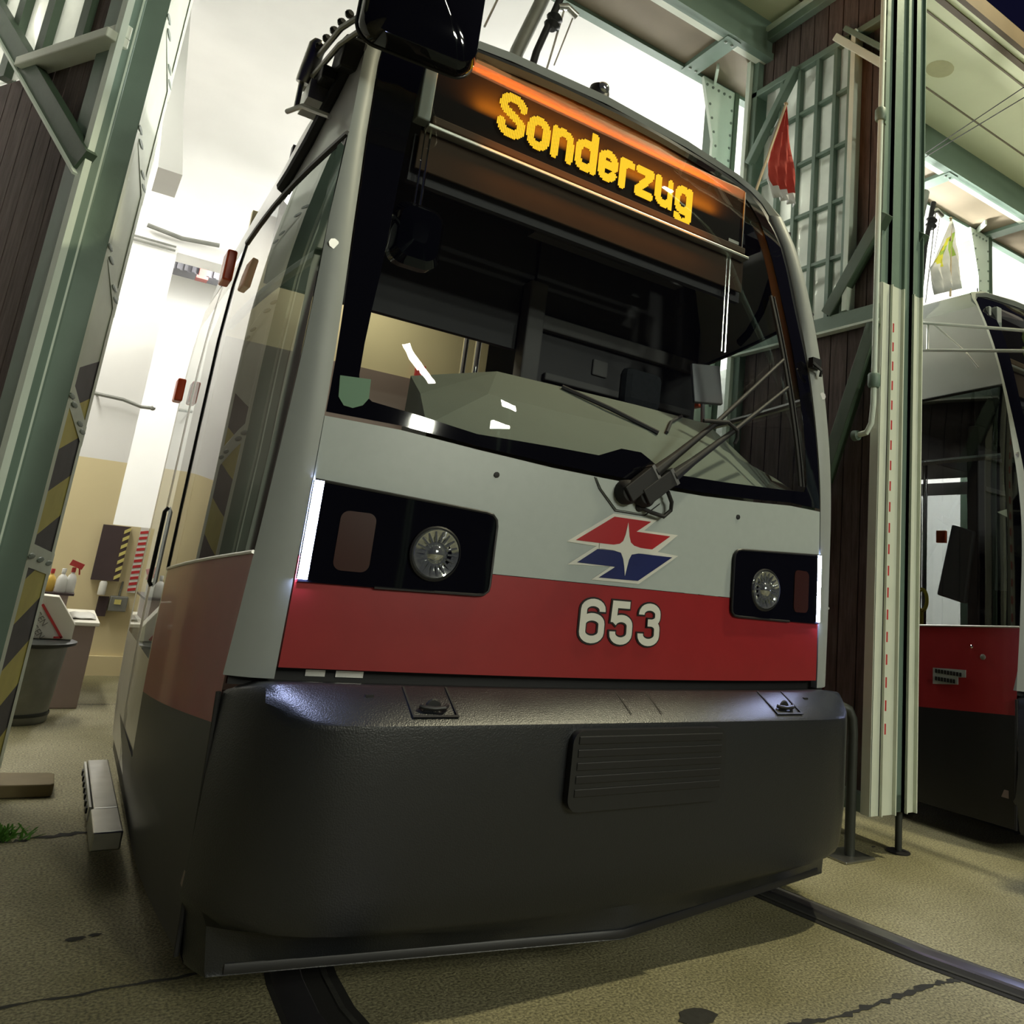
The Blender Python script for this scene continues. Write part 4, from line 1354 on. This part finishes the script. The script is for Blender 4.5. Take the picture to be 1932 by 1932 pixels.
# ---- outside mirror with folding arm
m = MB(); rows = []
for sc, y in ((.25, .075), (.7, .09), (.93, .115), (1.0, .15), (1.0, .19), (.96, .20)):
    rows.append([(-1.03 + a * sc, y - .10 * (a * sc), 3.185 + b * sc) for a, b in rrect(-.205, -.26, .205, .26, .07, 7)])
m.grid(rows, closed=True); m.poly(rows[0]); m.poly(rows[-1])
om = m.build('outside_mirror', M['black_gloss'], TR, smooth=True)
m = MB(); m.tube([(-1.03 + a, .195 - .1 * a, 3.185 + b) for a, b in rrect(-.205, -.26, .205, .26, .07, 7)] + [(-1.03 + .205, .195 - .1 * .205, 3.185 + .19)], .008, 6); m.build('mirror_rim', M['black_plastic'], om, smooth=True)
m = MB()
m.tube([(-1.285, .76, 3.06), (-1.24, .45, 3.10), (-1.13, .22, 3.16)], .011, 8); m.tube([(-1.285, .76, 2.98), (-1.235, .45, 3.03), (-1.13, .22, 3.10)], .011, 8)
m.tube([(-1.30, .70, 3.10), (-1.30, .70, 2.86), (-1.335, .64, 2.80), (-1.30, .56, 2.80), (-1.22, .45, 2.74)], .010, 8)
m.lathe((-1.292, .70, 2.97), [(.03, 0), (.032, .02), (.032, .16), (.02, .18)], axis=(.1, -.3, 1), n=14)
m.b2((-1.28, .62, 2.88), (-1.20, .78, 2.96))
ar = m.build('mirror_arm', M['steel'], TR, smooth=True)
m = MB(); m.box((-1.185, .50, 3.03), (.08, .16, .12), Matrix.Rotation(.3, 3, 'X')); m.b2((-1.26, .55, 2.94), (-1.20, .68, 3.0)); m.build('arm_hinge', M['black_matt'], ar, bevel=.01)
m = MB()
for k in range(5):
    m.lathe((-1.275 + .012 * k, .62 - .05 * k, 3.10 + .012 * k), [(.012, -.012), (.018, 0), (.012, .012)], axis=(.2, -.9, .2), n=8)
m.build('arm_joint', M['black_plastic'], ar, smooth=True)

# ---- pantograph
m = MB(); m.b2((-.3, 1.55, 3.47), (.5, 2.2, 3.56)); m.tube([(-.10, 1.8, 3.5), (.035, 1.8, 4.40), (.205, 1.8, 5.02)], .045, 14)
pg = m.build('pantograph', M['can_metal'], TR, smooth=True)
m = MB(); m.tube([(.02, 1.75, 3.5), (.145, 1.75, 4.43), (.27, 1.75, 4.92)], .024, 10); m.lathe((.235, 1.75, 4.70), [(.03, -.06), (.055, -.03), (.03, 0), (.055, .03), (.03, .06)], axis=(.2, 0, 1), n=12)
m.build('control_rod', M['black_matt'], pg, smooth=True)
m = MB(); m.tube([(.25, 1.75, 4.82), (.32, 1.75, 4.86), (.40, 1.75, 4.83)], .026, 10); m.tube([(.30, 1.75, 4.82), (.24, 1.75, 4.4), (.16, 1.75, 3.9)], .007, 6); m.tube([(.37, 1.75, 4.8), (.28, 1.75, 4.4)], .005, 6); m.tube([(-.10, 1.75, 4.9), (-.22, 1.75, 4.42)], .007, 6)
m.build('head_link', M['steel'], pg, smooth=True)


# ------------------------------------------------------------------ second tram: copy with every part
def copy_tree(o, parent=None, skip=()):
    c = o.copy(); COL.objects.link(c); c.parent = parent
    for ch in list(o.children):
        if ch not in skip:
            copy_tree(ch, c, skip)
    return c


SK = tuple(o for o in TR.children_recursive if o.name.split('.')[0] in ('roof_gasket', 'notice'))
T2 = copy_tree(TR, None, skip=(NUM, om, ar) + SK)
T2.location = (4.03, 1.26, 0)
T2['label'] = 'second red and grey tram on the next track, behind the gate posts at right'
for o in T2.children_recursive:
    if o.name.startswith('led_text'):
        o.data = o.data.copy(); o.data.materials.clear(); o.data.materials.append(M['led_off'])
    if o.name.startswith('display_hood') or o.name.startswith('saloon_partition'):
        n_ = len(o.data.materials)
        o.data = o.data.copy(); o.data.materials.clear()
        for k in range(n_):
            o.data.materials.append(M['cab_dark'])  # dark paint stands for the unlit inside of this tram
ORG[T2.name] = Vector(T2.location)
m = MB()
loop = arc(0, 0, .045, .065, -80, 260, 18)
m.tube([(2.80 + a * .3, .76 + a, 1.29 + b) for a, b in loop], .012, 8); m.tube([(2.80, .76, 1.225), (2.80, .76, 1.13)], .012, 8)
m.build('grab_loop', M['yellow_plastic'], T2, smooth=True)
m = MB()
m.tube([(2.74, .80, 3.02), (2.735, .74, 3.10), (2.75, .55, 3.05), (2.75, .06, 2.905), (2.75, -.34, 2.80)], .011, 8)
m.tube([(2.74, .80, 2.93), (2.75, .74, 2.912), (2.75, .06, 2.778), (2.75, -.34, 2.70)], .011, 8)
m.tube([(2.745, .70, 3.09), (2.745, .70, 2.91)], .009, 8)
m.tube([(2.74, .66, 3.08), (2.78, .45, 2.85), (2.80, .38, 2.74)], .006, 6)
ar2 = m.build('mirror_arm', M['alu'], T2, smooth=True)
m = MB(); rows = []
for sc, y in ((.25, -.465), (.7, -.45), (.93, -.425), (1.0, -.39), (1.0, -.35), (.96, -.34)):
    rows.append([(2.88 + a * sc, y, 2.78 + b * sc) for a, b in rrect(-.2, -.26, .2, .26, .07, 7)])
m.grid(rows, closed=True); m.poly(rows[0]); m.poly(rows[-1])
m.build('outside_mirror', M['black_gloss'], T2, smooth=True)
m = MB(); m.prism([(2.80, .66, 1.33), (2.80, .48, 1.29), (2.80, .42, 1.72), (2.80, .56, 1.76)], (.05, 0, 0)); m.build('seat_back', M['seat_grey'], T2, bevel=.01)
def t2x(y, z):
    t = (y + .04 - .19) / 1.21
    x = lerp(PO(z)[0], lin(z, [q[1] for q in backxz[:11]], [q[0] for q in backxz[:11]]), t) + .022 * math.sin(math.pi * t)
    return 4.03 - x
m = MB()
P = [(.43, .915), (.63, .900), (.63, .808), (.475, .828), (.475, .868), (.43, .873)]
m.poly([(t2x(y, z) - .003, y, z) for y, z in P])
pl = m.build('side_plate', M['grey_paint'], T2, solid=.003)
for z in (.885, .842):
    m = MB()
    for k in range(9 if z > .86 else 7):
        y = .615 - k * .0185
        m.b2((t2x(y, z) - .0065, y - .013, z - .011), (t2x(y, z) - .004, y, z + .011))
    m.build('plate_lettering', M['decal_black'], pl)
for y, z, r, mm in ((.40, 1.05, .010, 'chrome'), (.335, 1.0, .016, 'can_metal')):
    m = MB(); m.lathe((t2x(y, z) + .002, y, z), [(r, 0), (r, .006), (r * .5, .010)], axis=(-1, 0, 0), n=12)
    m.build('side_lock', M[mm], T2, smooth=True)

# ------------------------------------------------------------------ flags
def flag(name, label, base, topp, cloth_rows, mats, group):
    root = thing(name, label, 'flag', base, group)
    m = MB(); m.tube([base, topp], .008, 8); m.lathe(topp, [(.008, 0), (.014, .008), (.004, .02)], axis=tuple(Vector(topp) - Vector(base)), n=8); m.build('flag_pole', M['pole_wood'], root, smooth=True)
    m = MB()
    nv = len(cloth_rows)
    n = 14
    rows = []
    for k, (a, b) in enumerate(cloth_rows):
        rows.append([tuple(Vector(a).lerp(Vector(b), j / n) + Vector((0, .025 * math.sin(j * 1.35 + k * .5) * (.25 + .75 * k / nv), 0))) for j in range(n + 1)])
    m.grid(rows)
    o = m.build('flag_cloth', [M[x] for x in mats], root, smooth=True, solid=.002)
    return root, o, n


def vl(a, b, t): return tuple(Vector(a).lerp(Vector(b), t))


yf = .75
L_ = [(1.362, yf, 4.115), (1.300, yf, 3.95), (1.245, yf, 3.80), (1.225, yf, 3.68), (1.25, yf, 3.59), (1.33, yf, 3.50)]
R_2 = [(1.372, yf, 4.115), (1.405, yf, 4.00), (1.43, yf, 3.85), (1.455, yf, 3.72), (1.475, yf, 3.60), (1.495, yf, 3.50)]
rows = []
for i in range(len(L_) - 1):
    for t in (0, .33, .66):
        rows.append((vl(L_[i], L_[i + 1], t), vl(R_2[i], R_2[i + 1], t)))
rows.append((L_[-1], R_2[-1]))
fr, fc, n = flag('flag', 'drooping red and white cloth flag on a stick at the numbered tram roof corner', (1.09, .70, 3.34), (1.367, yf, 4.125), rows, ['flag_red', 'flag_white'], 'flags on the tram roofs')
nr = len(rows) - 1
for p in fc.data.polygons:
    r, c = divmod(p.index, n)
    p.material_index = 1 if (r > nr * .80 or c < 1 + (r > nr * .5)) else 0

L_ = [(3.075, yf, 3.967), (2.975, yf, 3.76), (2.87, yf, 3.60), (2.83, yf, 3.53), (2.92, yf, 3.362)]
R_2 = [(3.09, yf, 3.97), (3.150, yf, 3.93), (3.13, yf, 3.80), (3.17, yf, 3.66), (3.23, yf, 3.50)]
rows = []
for i in range(len(L_) - 1):
    for t in (0, .25, .5, .75):
        rows.append((vl(L_[i], L_[i + 1], t), vl(R_2[i], R_2[i + 1], t)))
rows.append((L_[-1], R_2[-1]))
fr, fc, n = flag('flag', 'white flag with a yellow disc on a thin stick above the second tram', (3.06, .74, 3.385), (3.085, .755, 3.985), rows, ['flag_white', 'flag_yellow', 'flag_green'], 'flags on the tram roofs')
nr = len(rows) - 1
for p in fc.data.polygons:
    r, c = divmod(p.index, n)
    d = math.hypot((r + .5 - nr * .48) / (nr * .25), (c + .5 - n * .52) / (n * .42))
    p.material_index = 0 if d > 1 or .45 < c / n < .58 else (2 if d < .5 or c > n * .6 else 1)

# ------------------------------------------------------------------ overhead wires
m = MB(); m.tube([(3.70, 1.49, 5.02), (3.37, .36, 5.0), (2.9, -1.3, 4.98), (2.2, -5, 4.95)], .004, 6)
tag(m.build('overhead_wire', M['black_matt'], smooth=True), 'upper of two thin overhead wires running up to the right under the canopy', 'wire', 'overhead wires')
m = MB(); m.tube([(3.70, 1.49, 4.99), (3.40, .36, 4.94), (2.96, -1.3, 4.92), (2.3, -5, 4.9)], .004, 6)
tag(m.build('overhead_wire', M['black_matt'], smooth=True), 'lower of two thin overhead wires running up to the right under the canopy', 'wire', 'overhead wires')

# ------------------------------------------------------------------ rail hoop, plates, wood, weed
hp = thing('barrier_hoop', 'bent dark steel tube barrier standing between the bumper and the gate post', 'barrier', (1.81, .48, 0))
m = MB(); m.tube([(1.815, .475, .0), (1.815, .475, .45), (1.815, .475, .58), (1.81, .478, .65), (1.79, .485, .69), (1.75, .50, .705), (1.55, .70, .71)], .026, 12)
m.build('tube_frame', M['bag_dark'], hp, smooth=True)
m = MB(); m.b2((1.70, .40, .0), (1.92, .58, .012)); m.build('base_plate', M['steel'], hp, bevel=.003)
m = MB(); m.lathe((2.17, .45, 0), [(.06, 0), (.06, .006), (.024, .010)], n=18)
tag(m.build('floor_socket', M['black_matt'], smooth=True), 'small round metal socket in the concrete under the gate pin', 'floor socket')
m = MB(); m.prism([(-1.86, 2.31, .003), (-1.70, 2.30, .003), (-1.505, 2.285, .003), (-1.49, 2.30, .003), (-1.49, 2.48, .003), (-1.51, 2.50, .003), (-1.70, 2.535, .003), (-1.86, 2.54, .003)], (0, 0, .055))
tag(m.build('wood_offcut', M['plank_wood'], bevel=.006), 'short thick wooden plank offcut lying on the concrete by the hazard column', 'plank')
m = MB()
for k in range(130):
    a = random.uniform(0, 6.28); r = random.uniform(0, .10) ** 1
    c = Vector((-1.66 + r * math.cos(a) * 1.2, 1.735 + r * math.sin(a) * .6, 0))
    t = c + Vector((random.uniform(-.05, .05), random.uniform(-.04, .04), random.uniform(.015, .05)))
    w = Vector((random.uniform(-1, 1), random.uniform(-1, 1), 0)).normalized() * .006
    m.poly([c - w, c + w, t + w * .8, t - w * .3])
o = tag(m.build('weed_tuft', M['grass'], normals=False), 'tuft of green weeds in the crack at the left edge', 'weed'); o['kind'] = 'stuff'

# ------------------------------------------------------------------ things inside the hall at left
tc_ = thing('trash_can', 'round galvanised waste bin with a dark rim behind the hazard column', 'bin', (-1.70, 4.05, 0))
m = MB(); m.lathe((-1.70, 4.05, 0), [(.165, 0), (.172, .01), (.172, .05), (.168, .055), (.190, .42), (.192, .47)], n=32); m.build('can_body', M['can_metal'], tc_, smooth=True)
m = MB(); m.lathe((-1.70, 4.05, .0), [(.176, .045), (.178, .055), (.174, .065)], n=32, cap=False); m.build('hoop', M['bag_dark'], tc_, smooth=True)
m = MB(); m.lathe((-1.70, 4.05, 0), [(.195, .455), (.235, .468), (.24, .485), (.20, .50), (.0, .502)], n=32); m.build('bag_rim', M['bag_dark'], tc_, smooth=True)
bs = thing('warning_sign_box', 'pale box with a red bordered notice resting on the waste bin', 'sign', (-1.65, 4.0, .5))
m = MB(); m.prism([(-1.80, 3.98, .504), (-1.50, 3.98, .504), (-1.50, 3.98, .60), (-1.62, 3.98, .765), (-1.80, 3.98, .775)], (0, .16, 0)); bx_ = m.build('box_body', M['paper'], bs, bevel=.004)
m = MB(); m.prism([(-1.80, 3.974, .512), (-1.555, 3.974, .512), (-1.70, 3.974, .715), (-1.80, 3.974, .73)], (0, .005, 0)); m.build('notice_sheet', M['decal_white'], bs)
m = MB(); m.bar((-1.555, 3.972, .513), (-1.70, 3.972, .715), .004, .014, up=(.8, 0, .6)); m.bar((-1.555, 3.972, .516), (-1.60, 3.972, .516), .004, .012); m.build('red_border', M['cap_red'], bs)


def lettering(name, txt, size, loc, rotv, material, parent):
    c = D.curves.new(name, 'FONT'); c.body = txt; c.size = size; c.extrude = .0006
    t_ = D.objects.new(name + '_curve', c); COL.objects.link(t_)
    bpy.context.view_layer.update()
    me = D.meshes.new_from_object(t_.evaluated_get(bpy.context.evaluated_depsgraph_get()))
    D.objects.remove(t_); D.curves.remove(c)
    o = D.objects.new(name, me); link(o, parent); me.materials.clear(); me.materials.append(material)
    o.location = Vector(loc) - ORG[parent.name]; o.rotation_euler = rotv
    return o


lettering('lettering', 'GEN', .05, (-1.735, 3.9725, .655), (math.radians(90), math.radians(50), 0), M['can_metal'], bs)
lettering('lettering', 'GEN', .05, (-1.735, 3.9725, .575), (math.radians(90), math.radians(50), 0), M['can_metal'], bs)
cb = thing('cabinet', 'low mauve cabinet with a raised shelf behind the waste bin', 'cabinet', (-1.65, 4.9, 0))
m = MB(); m.b2((-2.0, 4.45, 0), (-1.36, 5.45, .55)); m.build('cabinet_body', M['cabinet_mauve'], cb, bevel=.008)
m = MB(); m.b2((-2.0, 4.42, .55), (-1.34, 5.48, .575)); m.build('cabinet_top', M['paper'], cb, bevel=.004)
m = MB(); m.b2((-2.0, 4.55, .575), (-1.56, 5.2, .74)); m.build('riser', M['cabinet_mauve'], cb); 
m = MB(); m.b2((-2.0, 4.50, .74), (-1.53, 5.2, .756)); m.build('shelf_board', M['board_brown'], cb)


def bottle(label, x, y, r, h, body, cap, spray=False):
    root = thing('spray_bottle' if spray else 'bottle', label, 'bottle', (x, y, .7565), 'bottles on the cabinet shelf')
    m = MB(); m.lathe((x, y, .7565), [(r * .9, 0), (r, .006), (r, h * .55), (r * .75, h * .72), (r * .35, h * .82), (r * .35, h * .9)], n=20); m.build('bottle_body', M[body], root, smooth=True)
    m = MB()
    if spray:
        m.lathe((x, y, .7565 + h * .88), [(r * .42, 0), (r * .42, .03), (r * .3, .034)], n=14)
        m.box((x + .012, y - .01, .7565 + h * .88 + .055), (.085, .03, .04), Matrix.Rotation(.35, 3, 'Y'))
        m.bar((x + .03, y, .7565 + h * .88 + .04), (x + .04, y, .7565 + h * .88 - .015), .01, .01, up=(0, 1, 0))
    else:
        m.lathe((x, y, .7565 + h * .88), [(r * .42, 0), (r * .42, .028), (r * .36, .032)], n=14)
    m.build('spray_head' if spray else 'cap', M[cap], root, smooth=True)


bottle('yellow bottle nearest the hazard column on the cabinet shelf', -1.685, 4.6, .030, .14, 'bottle_yellow', 'cap_red')
bottle('white bottle in the middle of the cabinet shelf', -1.62, 4.58, .034, .15, 'bottle_white', 'bottle_white')
bottle('white spray bottle with a red trigger head on the cabinet shelf', -1.565, 4.6, .032, .16, 'bottle_white', 'cap_red', True)
m = MB(); m.grid([[(-1.52 + .16 * i / 5, 4.60 + .5 * j / 3, .578 + .012 * abs(math.sin(i * 1.3 + j))) for i in range(6)] for j in range(4)])
tag(m.build('paper_sheets', M['decal_white'], smooth=True, solid=.003), 'crumpled white paper lying on the cabinet top', 'paper')
nb = thing('notice_board', 'dark brown board with a yellow hazard edge on the cream wall', 'board', (-1.28, 5.94, .79))
m = MB(); m.b2((-1.40, 5.93, .79), (-1.19, 5.995, 1.262)); m.build('board_panel', M['board_brown'], nb)
m = MB()
for k in range(7):
    z = .80 + k * .066
    m.prism([(-1.235, 5.925, z), (-1.19, 5.925, z + .03), (-1.19, 5.925, z + .062), (-1.235, 5.925, z + .032)], (0, .006, 0))
m.build('hazard_edge', M['hazard_yellow'], nb)
m = MB()
m.b2((-1.11, 5.98, .70), (-1.045, 5.995, 1.27))
hs = m.build('warning_strip', M['decal_white']); tag(hs, 'narrow red and white warning strip on the cream wall beside the brown board', 'warning strip')
m = MB()
for k in range(11):
    z = .71 + k * .05
    m.prism([(-1.108, 5.976, z), (-1.047, 5.976, z + .012), (-1.047, 5.976, z + .036), (-1.108, 5.976, z + .024)], (0, .005, 0))
m.build('red_dash', M['stripe_red'], hs)
sb = thing('switch_box', 'small grey switch box with a yellow label low on the cream wall', 'switch box', (-1.15, 5.94, .53))
m = MB(); m.b2((-1.225, 5.90, .54), (-1.09, 5.99, .665)); m.build('box_body', M['can_metal'], sb, bevel=.006)
m = MB(); m.b2((-1.19, 5.893, .60), (-1.14, 5.902, .64)); m.build('box_label', M['hazard_yellow'], sb)
m = MB(); m.tube([(-1.16, 5.985, .665), (-1.155, 5.985, .79)], .008, 8); m.build('conduit', M['can_metal'], sb, smooth=True)
m = MB(); m.b2((-1.31, 5.95, .49), (-1.232, 5.99, .655))
tag(m.build('socket_panel', M['board_brown']), 'small dark panel left of the grey switch box', 'panel')
m = MB(); m.lathe((-1.30, 5.93, .67), [(.028, 0), (.03, .01), (.03, .10), (.022, .115)], n=14)
tag(m.build('paper_roll', M['decal_white'], smooth=True), 'white paper roll standing above the small dark panel', 'paper roll')
m = MB(); m.tube([(-1.70, 5.92, 2.375), (-1.48, 5.92, 2.365), (-1.33, 5.92, 2.33), (-1.25, 5.92, 2.335)], .016, 8); m.tube([(-1.68, 5.92, 2.375), (-1.68, 6.0, 2.375)], .012, 6); m.lathe((-1.24, 5.92, 2.335), [(.01, -.02), (.024, -.008), (.024, .008), (.01, .02)], n=10)
tag(m.build('wall_hook', M['can_metal'], smooth=True), 'bent steel hook rod sticking out of the left hall wall', 'hook')
m = MB(); m.tube([(-1.62, 5.93, 4.02), (-1.32, 5.93, 3.985), (-1.0, 5.93, 4.02)], .022, 8); m.tube([(-1.75, 5.97, 3.90), (-1.35, 5.97, 3.90)], .010, 6); m.tube([(-1.75, 5.97, 3.86), (-1.35, 5.97, 3.86)], .010, 6)
tag(m.build('ceiling_conduit', M['can_metal'], smooth=True), 'grey cable conduit along the top of the hall opening', 'conduit')
